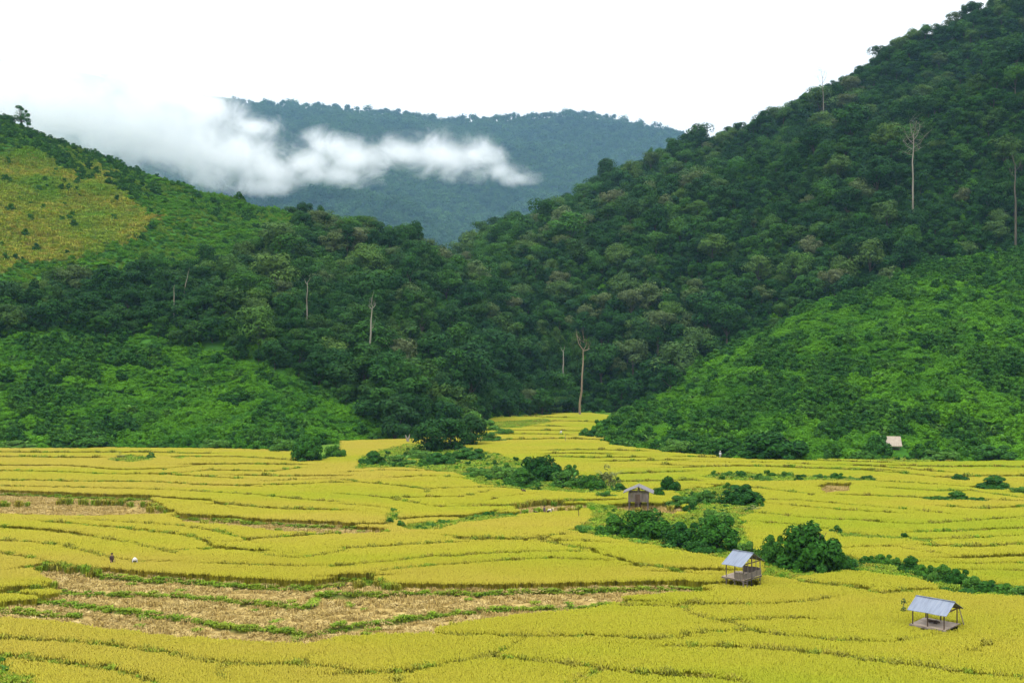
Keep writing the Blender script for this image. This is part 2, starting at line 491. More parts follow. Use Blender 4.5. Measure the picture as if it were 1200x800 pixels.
b = bund
b(0, 'g', (-300, 70), (40, 75), (200, 75), (330, 85), (420, 90), (560, 85), (650, 75))
b(0, 'm', (-300, 88), (0, 92), (200, 98), (400, 105), (560, 103), (800, 118))
b(0, 'm', (560, 103), (700, 90), (900, 95), (1000, 85))
b(0, 'f', (-300, 50), (100, 47), (330, 50)); b(0, 'f', (600, 45), (800, 48), (960, 58))
b(0, 'f', (650, 72), (850, 70), (1000, 74)); b(0, 'f', (820, 108), (1143, 112)); b(0, 'f', (-300, 33), (200, 31), (700, 34))
b(0, 'm', (-300, 122), (0, 125), (250, 128), (500, 130), (680, 140), (830, 142))
b(0, 'm', (880, 140), (1010, 138), (1143, 132)); b(0, 't', (880, 128), (1143, 118))
b(0, 't', (-300, 145), (100, 147), (300, 150), (600, 160), (870, 178), (1000, 190), (1143, 200))
b(0, 'g', (-300, 155), (0, 160), (200, 168), (380, 178), (500, 180), (600, 188), (700, 195), (740, 205))
b(0, 'm', (740, 205), (950, 218), (1143, 224))
b(0, 'm', (-200, 200), (0, 202), (100, 203))
b(0, 'g', (-300, 230), (0, 235), (150, 240), (290, 243))
b(0, 'm', (200, 195), (400, 195), (520, 205), (560, 220))
b(0, 'g', (560, 220), (600, 238), (750, 245), (880, 258), (1000, 268), (1143, 273), (1290, 268), (1308, 235))
b(0, 'm', (160, 265), (300, 280), (420, 290), (550, 300), (640, 312), (690, 330))
b(0, 'g', (690, 330), (720, 350), (800, 358), (870, 365))
b(0, 't', (270, 258), (400, 268), (600, 278), (720, 298)); b(0, 'm', (720, 298), (780, 315), (830, 330))
b(0, 'm', (830, 330), (1000, 315), (1143, 300))
b(0, 't', (-300, 275), (0, 280), (60, 285)); b(0, 'g', (60, 285), (140, 292), (210, 300))
b(0, 't', (210, 300), (330, 318), (430, 332), (530, 355), (590, 370), (600, 378)); b(0, 't', (580, 362), (720, 352))
b(0, 't', (-300, 322), (0, 328), (100, 332), (200, 342), (300, 365), (370, 385), (450, 398), (570, 398))
b(0, 't', (-300, 365), (0, 370), (80, 380), (160, 400))
b(0, 't', (870, 365), (900, 382), (1000, 390), (1060, 382), (1143, 362))
b(0, 't', (700, 405), (850, 412), (1000, 418), (1143, 415))
b(0, 'm', (70, 420), (160, 405), (330, 430)); b(0, 'g', (330, 430), (470, 442), (600, 445), (750, 460), (900, 468), (1010, 472), (1143, 455))
b(0, 'g', (-300, 510), (0, 500), (100, 490)); b(0, 'm', (100, 490), (180, 482), (200, 482))
b(0, 'g', (200, 482), (300, 488), (500, 490), (650, 500), (800, 515), (1000, 530), (1040, 530), (1055, 500), (1075, 490), (1143, 492))
b(0, 'g', (60, 500), (200, 520), (350, 545), (500, 560), (650, 580), (780, 600), (900, 610), (1040, 620), (1143, 598))
b(0, 'g', (-300, 535), (0, 545), (130, 555), (270, 565)); b(0, 'g', (-200, 572), (0, 575), (20, 578))
b(0, 'w', (-300, 640), (0, 660), (200, 670), (400, 685), (550, 708), (700, 738), (850, 752), (1000, 750), (1143, 765))
b(0, 't', (750, 752), (735, 775), (760, 800)); b(0, 't', (1000, 750), (1060, 715))
b(0, 'm', (-300, 690), (0, 715), (100, 720), (250, 740), (380, 760), (450, 780), (510, 800), (560, 840))
b(0, 'w', (-300, 790), (-100, 760))
# middle
b(400, 'm', (0, 125), (100, 135), (200, 145), (290, 155), (292, 165)); b(400, 't', (290, 155), (400, 150), (520, 152))
b(400, 't', (0, 100), (150, 92), (380, 97)); b(400, 't', (150, 118), (300, 112), (400, 118))
b(400, 't', (0, 172), (100, 178), (170, 185), (200, 182), (300, 178), (410, 180), (520, 157))
b(400, 't', (170, 185), (280, 205), (320, 212), (380, 212), (470, 212), (480, 198), (540, 182), (620, 175))
b(400, 'f', (470, 210), (560, 215), (640, 200), (720, 195), (900, 190)); b(400, 't', (0, 205), (150, 215))
b(400, 'g', (165, 255), (300, 245), (420, 245), (520, 230)); b(400, 'm', (560, 238), (700, 222), (850, 212), (960, 215))
b(400, 'm', (420, 320), (550, 325), (670, 325)); b(400, 't', (670, 325), (760, 312)); b(400, 't', (340, 310), (420, 322))
b(400, 't', (0, 355), (150, 345), (300, 335), (420, 328)); b(400, 't', (0, 415), (150, 400), (300, 380), (500, 370), (650, 365), (800, 362))
b(400, 't', (120, 435), (300, 410), (500, 395), (700, 385), (890, 395))
b(400, 'm', (670, 325), (760, 345), (830, 358)); b(400, 'g', (830, 358), (900, 385), (1000, 415)); b(400, 'm', (1000, 415), (1143, 432))
b(400, 't', (670, 330), (780, 332), (870, 335))
b(400, 'g', (0, 450), (100, 445)); b(400, 't', (100, 440), (150, 470), (200, 487))
b(400, 'g', (0, 492), (150, 490), (200, 487), (350, 487), (550, 482), (800, 480), (950, 475), (1143, 470), (1260, 472))
b(400, 'g', (0, 600), (150, 580), (300, 560), (400, 548), (550, 538), (700, 533), (850, 530), (940, 532)); b(400, 't', (940, 540), (1143, 545))
b(400, 't', (250, 635), (400, 648), (600, 650), (800, 652), (950, 655), (1050, 660), (1143, 655))
b(400, 't', (610, 655), (560, 690), (500, 712), (350, 740), (220, 770), (180, 770), (0, 775))
b(400, 't', (530, 715), (700, 735), (850, 752), (1000, 768), (1143, 775)); b(400, 'm', (192, 768), (195, 860))
b(400, 't', (760, 815), (830, 775), (880, 755))
# tongue of paddies up the valley
for yy, xa, xb in ((-14, 560, 900), (-30, 520, 760), (-42, 560, 860), (-58, 520, 740), (-74, 600, 860), (-88, 500, 760), (24, 700, 1000), (36, 690, 900)):
    b(400, 'f', (xa, yy + 1), ((xa + xb) / 2, yy - 1), (xb, yy + 2))
b(400, 'f', (720, 45), (850, 50), (1000, 46)); b(400, 'f', (1080, 72), (1143, 75)); b(400, 'f', (930, 100), (1143, 95)); b(400, 'f', (930, 128), (1143, 125)); b(400, 'f', (900, 60), (1143, 56))
# right
b(800, 'f', (0, 45), (250, 50), (500, 62), (700, 68)); b(800, 'f', (0, 80), (200, 76), (400, 82), (700, 92)); b(800, 't', (0, 62), (300, 66), (600, 78))
b(800, 'f', (600, 78), (750, 88), (880, 98)); b(800, 't', (700, 62), (1143, 60), (1500, 60)); b(800, 'f', (700, 78), (1000, 78), (1143, 82), (1500, 82)); b(800, 'f', (640, 92), (870, 115), (1143, 112), (1500, 110))
b(800, 'm', (100, 140), (250, 150), (400, 170), (440, 180)); b(800, 'm', (530, 175), (650, 180), (800, 185), (900, 195))
b(800, 't', (660, 128), (850, 138), (1000, 150)); b(800, 'm', (690, 150), (840, 160), (960, 158), (1143, 185), (1500, 190)); b(800, 't', (1000, 190), (1143, 195), (1500, 200))
b(800, 'f', (0, 120), (60, 128)); b(800, 't', (250, 190), (400, 195), (560, 210), (750, 225), (900, 240)); b(800, 't', (300, 205), (520, 225), (700, 235))
b(800, 'm', (900, 215), (1000, 222), (1143, 215), (1500, 215)); b(800, 't', (230, 232), (350, 245), (450, 255), (650, 262))
b(800, 't', (660, 265), (780, 275), (900, 265), (1143, 250), (1500, 240)); b(800, 't', (200, 260), (400, 275), (500, 290))
b(800, 'm', (780, 300), (900, 296), (1143, 285), (1500, 275)); b(800, 't', (850, 325), (1000, 318), (1143, 310), (1500, 300))
b(800, 'm', (850, 345), (1000, 350), (1143, 340), (1500, 330)); b(800, 'g', (935, 385), (1000, 384), (1050, 382), (1143, 378), (1500, 370))
b(800, 't', (560, 350), (700, 345), (800, 365), (850, 372)); b(800, 't', (860, 430), (1000, 425), (1143, 430)); b(800, 't', (780, 400), (950, 405), (1143, 402))
b(800, 'g', (0, 430), (130, 430)); b(800, 'm', (320, 440), (400, 465), (560, 480)); b(800, 'm', (570, 480), (650, 500), (800, 495))
b(800, 't', (0, 540), (150, 545), (300, 545), (420, 530), (490, 515)); b(800, 't', (0, 545), (30, 575), (80, 598), (150, 605), (220, 630), (350, 650), (550, 665), (700, 668), (760, 655))
b(800, 't', (150, 605), (300, 592), (450, 590)); b(800, 't', (0, 645), (200, 632))
b(800, 'w', (-30, 680), (200, 685), (400, 700), (500, 710), (650, 735), (800, 750), (950, 775), (1143, 790), (1400, 810))
b(800, 't', (960, 700), (1050, 665)); b(800, 't', (-20, 775), (100, 785), (200, 800), (260, 830))


def gpoly(x0, pts): return crop(x0, pts)


STUBBLE = [
    gpoly(0, [(-300, 165), (0, 166), (300, 182), (500, 190), (556, 215), (560, 230), (400, 240), (290, 240), (0, 232), (-300, 226)]),
    gpoly(0, [(560, 245), (750, 252), (900, 266), (1143, 279), (1300, 275), (1315, 292), (1143, 300), (950, 300), (780, 278), (600, 258)]),
    gpoly(0, [(90, 425), (160, 410), (330, 436), (600, 455), (900, 476), (1040, 480), (1143, 462), (1243, 458), (1300, 487), (1500, 490), (1800, 486), (2143, 480), (2286, 474), (2400, 478), (2390, 492),
              (2240, 500), (2083, 518), (1980, 545), (1843, 560), (1643, 585), (1400, 632), (1143, 645), (1050, 672), (900, 668), (700, 655), (500, 640), (330, 620), (180, 596), (0, 580), (-300, 560), (-300, 535), (0, 528), (140, 506), (190, 492)]),
    gpoly(400, [(560, 218), (700, 206), (850, 207), (800, 220), (600, 236)]),
    gpoly(800, [(440, 150), (480, 138), (580, 142), (555, 160), (470, 168)]),
    [(712, 594), (738, 592), (800, 594), (806, 603), (760, 606), (715, 603)],
    gpoly(400, [(450, -95), (560, -99), (740, -95), (640, -90), (470, -88)]),
]
GREEN = [
    gpoly(0, [(360, 58), (430, 45), (500, 50), (520, 60), (450, 70), (380, 68)]), gpoly(0, [(560, 50), (640, 46), (600, 60)]),
    gpoly(0, [(-300, 690), (0, 725), (60, 770), (130, 800), (150, 840), (-300, 900)]),
    gpoly(400, [(158, 222), (195, 235), (182, 268), (155, 275)]),
    gpoly(400, [(190, 280), (250, 268), (330, 268), (400, 256), (520, 236), (590, 246), (600, 258), (400, 275), (330, 300), (215, 297)]),
    [(415, 552), (420, 540), (445, 530), (480, 521), (560, 528), (600, 540), (640, 548), (680, 562), (725, 565), (730, 580), (680, 581), (620, 579), (560, 572), (535, 558), (470, 551)],
    [(690, 590), (735, 600), (800, 606), (810, 592), (785, 578), (850, 571), (896, 582), (885, 605), (870, 610), (888, 655), (862, 664), (810, 654), (740, 640), (690, 632), (664, 628), (690, 612)],
    [(895, 640), (985, 650), (1010, 660), (1080, 666), (1100, 680), (1200, 692), (1400, 700), (1400, 716), (1200, 706), (1120, 702), (1070, 684), (1000, 674), (960, 680), (890, 672)],
    gpoly(800, [(60, 118), (120, 105), (200, 104), (350, 110), (480, 115), (600, 120), (660, 125), (650, 132), (400, 132), (280, 135), (120, 130)]),
    gpoly(800, [(500, 302), (650, 318), (780, 325), (850, 332), (845, 358), (760, 335), (640, 330), (520, 322)]),
    gpoly(800, [(570, 35), (700, 45), (1000, 50), (760, 72), (650, 66)]),
    gpoly(800, [(280, 435), (420, 455), (380, 470), (240, 455)]),
    [(560, 497), (640, 492), (648, 496), (610, 503), (565, 504)],
]
FIELD = [(-500, 528), (0, 528), (200, 527), (330, 530), (380, 542), (400, 534), (402, 519), (480, 516), (540, 512), (572, 505), (575, 492), (600, 487), (690, 485), (712, 488),
         (703, 508), (712, 523), (800, 534), (870, 540), (950, 542), (1200, 543), (1800, 543), (1800, 1300), (-500, 1300)]


def world_poly(poly, z=.3): return [gp(x, y, z) for x, y in poly]


SPLIT = (5, 4, 13, 3, 3, 4, 3)
W_ST = [[gp(px, py, .15 if i < n_ else .8) for i, (px, py) in enumerate(p)] for p, n_ in zip(STUBBLE, SPLIT)]; W_GR = [world_poly(p) for p in GREEN]; W_FIELD = world_poly(FIELD)


def bund_field(x, y):
    """for every point: distance to the bund edge (negative inside the gap), greenness of that bund, step in level"""
    n = len(x)
    dm = np.full(n, 1e3); gr = np.zeros(n); stp = np.zeros(n); near = np.full(n, 1e3)
    for pl, hw, g, st in BUNDS:
        lo = pl.min(0) - 10; hi = pl.max(0) + 10
        k = np.nonzero((x > lo[0]) & (x < hi[0]) & (y > lo[1]) & (y < hi[1]))[0]
        if not len(k): continue
        X = x[k]; Y = y[k]; best = np.full(len(k), 1e3); side = np.zeros(len(k)); inside = np.ones(len(k))
        for i in range(len(pl) - 1):
            a = pl[i]; d = pl[i + 1] - a; L2 = d @ d
            if L2 < 1e-9: continue
            tt = ((X - a[0]) * d[0] + (Y - a[1]) * d[1]) / L2
            t = np.clip(tt, 0, 1)
            ex = X - a[0] - t * d[0]; ey = Y - a[1] - t * d[1]
            q = np.hypot(ex, ey); m = q < best
            nx, ny = -d[1], d[0]
            if ny < 0: nx, ny = -nx, -ny
            l = math.hypot(nx, ny)
            sd = np.sign(ex * nx + ey * ny) * abs(ny / l)
            best = np.where(m, q, best); side = np.where(m, sd, side)
        stp[k] += st * side * np.exp(-best / 3.0) * np.minimum(1, best / .25)
        e = best - hw
        m = e < dm[k]
        gr[k] = np.where(m, g, gr[k]); near[k] = np.where(m, best, near[k]); dm[k] = np.where(m, e, dm[k])
    return dm, gr, stp


def multi_in(x, y, polys):
    r = np.zeros(len(x), bool)
    for p in polys: r |= inpoly(x, y, p)
    return r


def ground_z(x, y, stp=None):
    if stp is None: stp = bund_field(x, y)[2]
    return stp + .25 * vnoise(x, y, 14, 3) + .05 * vnoise(x, y, 1.3, 5)


def gz1(x, y): return float(ground_z(np.array([x]), np.array([y]))[0])


# ground sheet
pys = np.concatenate([np.linspace(1500, 1000, 12)[:-1], np.arange(1000, 480, -1.4), [478, 474, 470, 465, 458, 450, 444, 438, 434, 431, 428, 426, 425, 424]])
pxs = np.concatenate([np.arange(-1600, -300, 60), np.arange(-300, 1500, 3.0), np.arange(1500, 2860, 60)])
GX, GY = np.meshgrid(pxs, pys)
YY = H * F / (GY - HZ); XX = (GX - CX) * YY / F
x = XX.ravel(); y = YY.ravel()
dm, gr, stp = bund_field(x, y)
z = ground_z(x, y, stp)
z += np.where(dm < 0, .18 * np.clip(-dm / .3, 0, 1), 0)
stub = multi_in(x, y, W_ST).astype(np.float32)
z += stub * (.10 * vnoise(x, y, .8, 9) + .12 * vnoise(x, y, 2.5, 8))
grn = np.clip((.15 - dm) / .3, 0, 1) * gr
grn = np.maximum(grn, multi_in(x, y, W_GR)); infield = inpoly(x, y, W_FIELD)
grn = np.where(infield, grn, 1.0)
nr_, nc_ = GX.shape
idx = np.arange(nr_ * nc_).reshape(nr_, nc_)
quads = np.stack([idx[:-1, :-1], idx[:-1, 1:], idx[1:, 1:], idx[1:, :-1]], -1).reshape(-1, 4)
V = np.stack([x, y, z], 1)
nv = len(V)
BIG = 9000
V = np.concatenate([V, [(-BIG, -BIG, -.9), (BIG, -BIG, -.9), (BIG, BIG, -.9), (-BIG, BIG, -.9)]])
quads = np.concatenate([quads, [[nv, nv + 1, nv + 2, nv + 3]]])
gme = mesh_np('ground', V, quads, [ground_mat()], smooth=True)
for nm, arr in (('stubble', stub), ('grassy', grn)):
    a = gme.attributes.new(nm, 'FLOAT', 'POINT'); a.data.foreach_set('value', np.concatenate([arr, [0, 0, 0, 0]]).astype(np.float32))
ground = tag(link('ground', gme), kind='structure')


# ------------------------------------------------------------------ hills
def K(px, py, Y): return (px, Y, zat(py, Y))
def Gd(px, py, z=-.6):
    return (px, gp(px, py, 0)[1], z)


class Hill:
    def __init__(s, name, lines, px0, px1, dpx, nt, lump, mat, seed, smooth=9, crests=(2,)):
        s.px = np.arange(px0, px1 + dpx, dpx)
        L = []
        for ln in lines:
            a = np.array(sorted(ln)); L.append((np.interp(s.px, a[:, 0], a[:, 1]), np.interp(s.px, a[:, 0], a[:, 2])))
        ker = np.hanning(smooth + 2)[1:-1]; ker /= ker.sum()
        sm = lambda v: np.convolve(np.pad(v, smooth // 2, mode='edge'), ker, mode='valid')
        Ys = np.array([sm(q[0]) for q in L]); Zs = np.array([sm(q[1]) for q in L])
        for i in range(1, len(Ys)): Ys[i] = np.maximum(Ys[i], Ys[i - 1] + 2)
        nl = len(L); t = np.linspace(0, nl - 1, nt)
        i0 = np.minimum(t.astype(int), nl - 2); f = (t - i0)[:, None]
        Y = Ys[i0] * (1 - f) + Ys[i0 + 1] * f; Z = Zs[i0] * (1 - f) + Zs[i0 + 1] * f
        # round the corners of the profile
        for _ in range(max(1, nt // 60)):
            Zp = np.pad(Z, ((1, 1), (0, 0)), mode='edge'); Zn = (Zp[:-2] + 2 * Z + Zp[2:]) / 4; Zn[0] = Z[0]; Zn[-1] = Z[-1]; Z = Zn
        X = (s.px[None, :] - CX) * Y / F
        fade = np.clip(t / .35, 0, 1)[:, None]
        soft = np.ones_like(t)
        for tc in crests: soft = soft * (1 - .88 * np.exp(-((t - tc) / .3) ** 2))
        soft = soft[:, None]
        for amp, sc, sd in lump: Z = Z + amp * fade * (soft if amp > 7 else 1) * vnoise(X, Y, sc, seed + sd)
        s.P = np.stack([X, Y, Z], -1); s.t = t; s.nt = nt
        n0, n1 = X.shape
        idx = np.arange(n0 * n1).reshape(n0, n1)
        q = np.stack([idx[:-1, :-1], idx[:-1, 1:], idx[1:, 1:], idx[1:, :-1]], -1).reshape(-1, 4)
        s.me = mesh_np(name, s.P.reshape(-1, 3), q, [mat], smooth=True)
        s.ob = tag(link(name, s.me), kind='structure')
        A = s.P
        s.area = np.linalg.norm(np.cross(A[1:, :-1] - A[:-1, :-1], A[:-1, 1:] - A[:-1, :-1]), axis=-1)

    def sample(s, n, mind=0.0, tmax=None, pxr=None, tmin=None):
        w = s.area.copy()
        if pxr: w[:, (s.px[:-1] < pxr[0]) | (s.px[:-1] > pxr[1])] = 0
        if tmin is not None: w[s.t[:-1] < tmin] = 0
        if tmax is not None: w[s.t[:-1] >= tmax] = 0
        p = (w / w.sum()).ravel()
        c = rng.choice(len(p), n, p=p)
        i, j = np.unravel_index(c, w.shape); a = rng.random(n)[:, None]; b_ = rng.random(n)[:, None]
        P = (s.P[i, j] * (1 - a) + s.P[i + 1, j] * a) * (1 - b_) + (s.P[i, j + 1] * (1 - a) + s.P[i + 1, j + 1] * a) * b_
        tt = s.t[i]
        if mind > 0:
            k = thin(P, mind); P = P[k]; tt = tt[k]
        return P, tt


def thin(P, mind):
    cell = {}; keep = []
    q = np.floor(P[:, :2] / mind).astype(int)
    for k in range(len(P)):
        cx, cy = q[k]; ok = True
        for dx in (-1, 0, 1):
            for dy in (-1, 0, 1):
                for j in cell.get((cx + dx, cy + dy), ()):
                    if (P[k, 0] - P[j, 0]) ** 2 + (P[k, 1] - P[j, 1]) ** 2 < mind * mind: ok = False; break
                if not ok: break
            if not ok: break
        if ok: cell.setdefault((cx, cy), []).append(k); keep.append(k)
    return np.array(keep, int)


M['hill_left'] = hill_mat('left_slope', (.022, .07, .012), (.05, .14, .02), meadow=(.24, .22, .04))
M['hill_right'] = hill_mat('right_slope', (.010, .035, .008), (.02, .055, .010))
M['hill_front'] = hill_mat('spur_slope', (.022, .075, .012), (.05, .15, .018))
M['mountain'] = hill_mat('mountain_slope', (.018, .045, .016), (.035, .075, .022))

footA = [Gd(-700, 528), Gd(0, 527), Gd(200, 526), Gd(320, 527), Gd(390, 520), Gd(470, 514), Gd(540, 506), Gd(570, 492), Gd(690, 484), Gd(760, 482)]
crestA = [K(-700, -60, 560), K(-300, 30, 530), K(0, 136, 480), K(50, 155, 478), K(100, 176, 475), K(200, 213, 470), K(300, 238, 465), K(350, 252, 465), K(400, 272, 460), K(450, 284, 455),
          K(500, 305, 450), K(555, 336, 445), K(600, 378, 440), K(650, 440, 430), K(690, 474, 420), K(760, 500, 415)]
midA = []
for px in range(-700, 761, 60):
    f = np.interp(px, [a[0] for a in footA], [a[1] for a in footA]); c = np.interp(px, [a[0] for a in crestA], [a[1] for a in crestA])
    zc = np.interp(px, [a[0] for a in crestA], [a[2] for a in crestA]); midA.append((px, f * .5 + c * .5, zc * .44))
backA = [(px, Y + 120, z - 25 - max(0, z) * .3) for px, Y, z in crestA]
hillA = Hill('left_hill', [footA, midA, crestA, backA], -500, 760, 4, 200, [(8, 60, 1), (4, 22, 2), (2.6, 9, 3), (1, 4, 5)], M['hill_left'], 1)

B2 = [K(440, 440, 470), K(500, 400, 480), K(545, 345, 488), K(560, 325, 490), K(620, 302, 500), K(690, 284, 510), K(800, 246, 515), K(884, 204, 510), K(962, 176, 505), K(1036, 152, 500), K(1100, 124, 495), K(1200, 78, 490), K(1300, 40, 490), K(1700, -60, 500)]
B1 = [K(380, 400, 690), K(480, 350, 690), K(525, 318, 690), K(545, 288, 690), K(560, 278, 690), K(600, 270, 690), K(650, 252, 690), K(700, 226, 690), K(720, 214, 690), K(760, 186, 690), K(800, 172, 685), K(850, 161, 680), K(900, 140, 675), K(950, 115, 670),
      K(1000, 91, 665), K(1050, 61, 660), K(1100, 39, 655), K(1140, 20, 650), K(1200, -8, 650), K(1400, -110, 650), K(1700, -200, 650)]
footB = [(380, 400, -.6), (700, 398, -.6), (800, 398, 5), (900, 398, 16), (1050, 398, 30), (1700, 398, 40)]
midB = [(px, 398 + (Y - 398) * .5, (z - np.interp(px, [q[0] for q in footB], [q[2] for q in footB])) * .46 + np.interp(px, [q[0] for q in footB], [q[2] for q in footB])) for px, Y, z in B2]
dip = [(px, 585, np.interp(px, [q[0] for q in B2], [q[2] for q in B2]) + 6) for px, Y, z in B1]
backB = [(px, Y + 250, z - 60) for px, Y, z in B1]
hillB = Hill('right_hill', [footB, midB, B2, dip, B1, backB], 380, 1700, 5, 190, [(26, 120, 1), (13, 55, 4), (4, 26, 2)], M['hill_right'], 5, crests=(2, 4))

footC = [Gd(680, 515), Gd(700, 516), Gd(720, 524), Gd(800, 533), Gd(870, 539), Gd(950, 541), Gd(1000, 542), Gd(1200, 542), Gd(1700, 542)]
crestC = [(660, 268, -3), K(700, 504, 270), K(720, 488, 285), K(740, 470, 300), K(770, 454, 312), K(800, 446, 322), K(830, 430, 332), K(860, 412, 342), K(900, 390, 350), K(950, 360, 360), K(1000, 346, 366), K(1050, 328, 372),
          K(1100, 312, 376), K(1150, 306, 378), K(1200, 300, 380), K(1700, 250, 400)]
midC = []
for px in range(660, 1701, 40):
    f = np.interp(px, [a[0] for a in footC], [a[1] for a in footC]); c = np.interp(px, [a[0] for a in crestC], [a[1] for a in crestC])
    zc = np.interp(px, [a[0] for a in crestC], [a[2] for a in crestC]); midC.append((px, f * .5 + c * .5, zc * (.56 if px < 900 else .5)))
backC = [(px, Y + 60, z - 14 - max(0, z) * (.6 if px < 900 else .1)) for px, Y, z in crestC]
hillC = Hill('front_spur', [footC, midC, crestC, backC], 680, 1700, 4, 170, [(6, 44, 1), (3.6, 17, 2), (2.4, 8, 3), (1, 4, 5)], M['hill_front'], 9)

footD = [(-500, 2300, 20), (1700, 2300, 20)]
crestD = [K(-500, -40, 4300), K(-100, 50, 4300), K(100, 84, 4300), K(200, 108, 4300), K(265, 122, 4300), K(350, 125, 4300), K(430, 132, 4300), K(480, 136, 4300), K(520, 144, 4300), K(560, 142, 4270), K(620, 137, 4270), K(680, 133, 4270),
          K(740, 147, 4220), K(790, 156, 4220), K(900, 190, 4220), K(1200, 250, 4220), K(1700, 300, 4220)]
midD = [(px, 3300, 20 + (z - 20) * .49) for px, Y, z in crestD]
backD = [(px, Y + 500, z - 150) for px, Y, z in crestD]
hillD = Hill('far_mountain', [footD, midD, crestD, backD], -400, 1200, 8, 140, [(330, 1000, 1), (120, 420, 2), (26, 130, 3)], M['mountain'], 14)

# meadow tint of the left hill
MEADOW = [(-600, 130), (0, 172), (60, 188), (130, 212), (160, 236), (180, 262), (150, 288), (60, 310), (0, 320), (-600, 330)]
Pm = hillA.P.reshape(-1, 3)
mpx, mpy = to_px(Pm[:, 0], Pm[:, 1], Pm[:, 2])
md = inpoly(mpx + 46 * vnoise(Pm[:, 0], Pm[:, 1], 14, 4) + 20 * vnoise(Pm[:, 0], Pm[:, 1], 3, 4), mpy + 26 * vnoise(Pm[:, 0], Pm[:, 1], 12, 6) + 12 * vnoise(Pm[:, 0], Pm[:, 1], 3, 6), MEADOW).astype(np.float32)
a = hillA.me.attributes.new('meadow', 'FLOAT', 'POINT'); a.data.foreach_set('value', md)

# ------------------------------------------------------------------ forest
KINDS = ['broad', 'round', 'tall', 'draped', 'olive', 'small', 'light', 'bushy']
TREES = {}
for i, k in enumerate(KINDS):
    TREES[k] = [make_tree(k, 30 + i * 10 + v) for v in range(3 if k in ('broad', 'round', 'draped') else 2)]
FLAT = [(k, v) for k in KINDS for v in range(len(TREES[k]))]
J = [joined('tree_' + k, TREES[k][v][0], TREES[k][v][1]) for k, v in FLAT]
HT = np.array([TREES[k][v][2] for k, v in FLAT])
KIND_IDS = {k: [i for i, q in enumerate(FLAT) if q[0] == k] for k in KINDS}

FOREST_A = [(-600, 345), (0, 343), (110, 340), (200, 332), (262, 318), (300, 300), (330, 282), (352, 258), (380, 200), (760, 250), (760, 500), (690, 486), (570, 500), (520, 516), (470, 512), (435, 494), (400, 470), (330, 444), (260, 414), (150, 400), (0, 400), (-600, 400)]
P, tt = hillA.sample(40000, 5.6, tmax=2.25)
px, py = to_px(P[:, 0], P[:, 1], P[:, 2])
inA = inpoly(px + 20 * vnoise(P[:, 0], P[:, 1], 9, 2), py + 14 * vnoise(P[:, 0], P[:, 1], 9, 3), FOREST_A) & (px > -120)
PA, pxA, pyA = P[inA], px[inA], py[inA]
P, tt = hillB.sample(50000, 6.6, tmax=4.12)
px, py = to_px(P[:, 0], P[:, 1], P[:, 2])
cC = np.interp(px, [q[0] for q in crestC], [to_px(1, q[1], q[2])[1] for q in crestC])
inB = (px < 1330) & ((px < 700) | (py < cC + 30)) & ~((px < 560) & (tt < 2.2)) & (py > -60)
PB, pxB, pyB = P[inB], px[inB], py[inB]
pxt = np.concatenate([pxA, pxB]); pyt = np.concatenate([pyA, pyB]); PT = np.concatenate([PA, PB]); onA = np.arange(len(PT)) < len(PA)
n = len(PT)
kn = vnoise(PT[:, 0], PT[:, 1], 40, 21) + .6 * rng.normal(size=n) * .35
u = rng.random(n)
kid = np.zeros(n, int)
for i in range(n):
    v = u[i]
    oliv = .2 if (not onA[i] and PT[i, 1] < 560 and kn[i] > .05) or (onA[i] and pyt[i] < 330 and pxt[i] > 380) else .03
    lt = ((.5 if pxt[i] < 720 else .34) if kn[i] > -.05 else .12) if not onA[i] else (0 if pxt[i] > 480 else (.5 if pyt[i] < 335 and pxt[i] < 450 else .07))
    if v < oliv: k = 'olive'
    elif rng.random() < lt: k = 'light' if rng.random() < .5 else 'bushy'
    elif v < oliv + .09: k = 'tall' if kn[i] > .15 and pyt[i] > 290 and pxt[i] > 340 else 'draped'
    elif v < oliv + .36: k = 'broad'
    elif v < oliv + .62: k = 'round'
    elif v < oliv + .82: k = 'draped' if kn[i] < .1 else 'round'
    else: k = 'small'
    if onA[i] and pxt[i] < 330 and pyt[i] > 375 and k in ('tall', 'broad'): k = 'round'
    if onA[i] and 630 < pxt[i] < 735 and pyt[i] > 380 and k in ('light', 'olive', 'bushy', 'tall'): k = 'round'
    if not onA[i] and 640 < pxt[i] < 720 and pyt[i] > 400 and k in ('light', 'olive', 'bushy'): k = 'draped'
    if onA[i] and pyt[i] < 300 and k in ('tall', 'broad', 'light'): k = 'bushy' if pxt[i] < 450 and rng.random() < .6 else 'round'
    kid[i] = random.choice(KIND_IDS[k])
scl = .62 + .55 * rng.random(n) ** 1.2 + .4 * (rng.random(n) > .93)
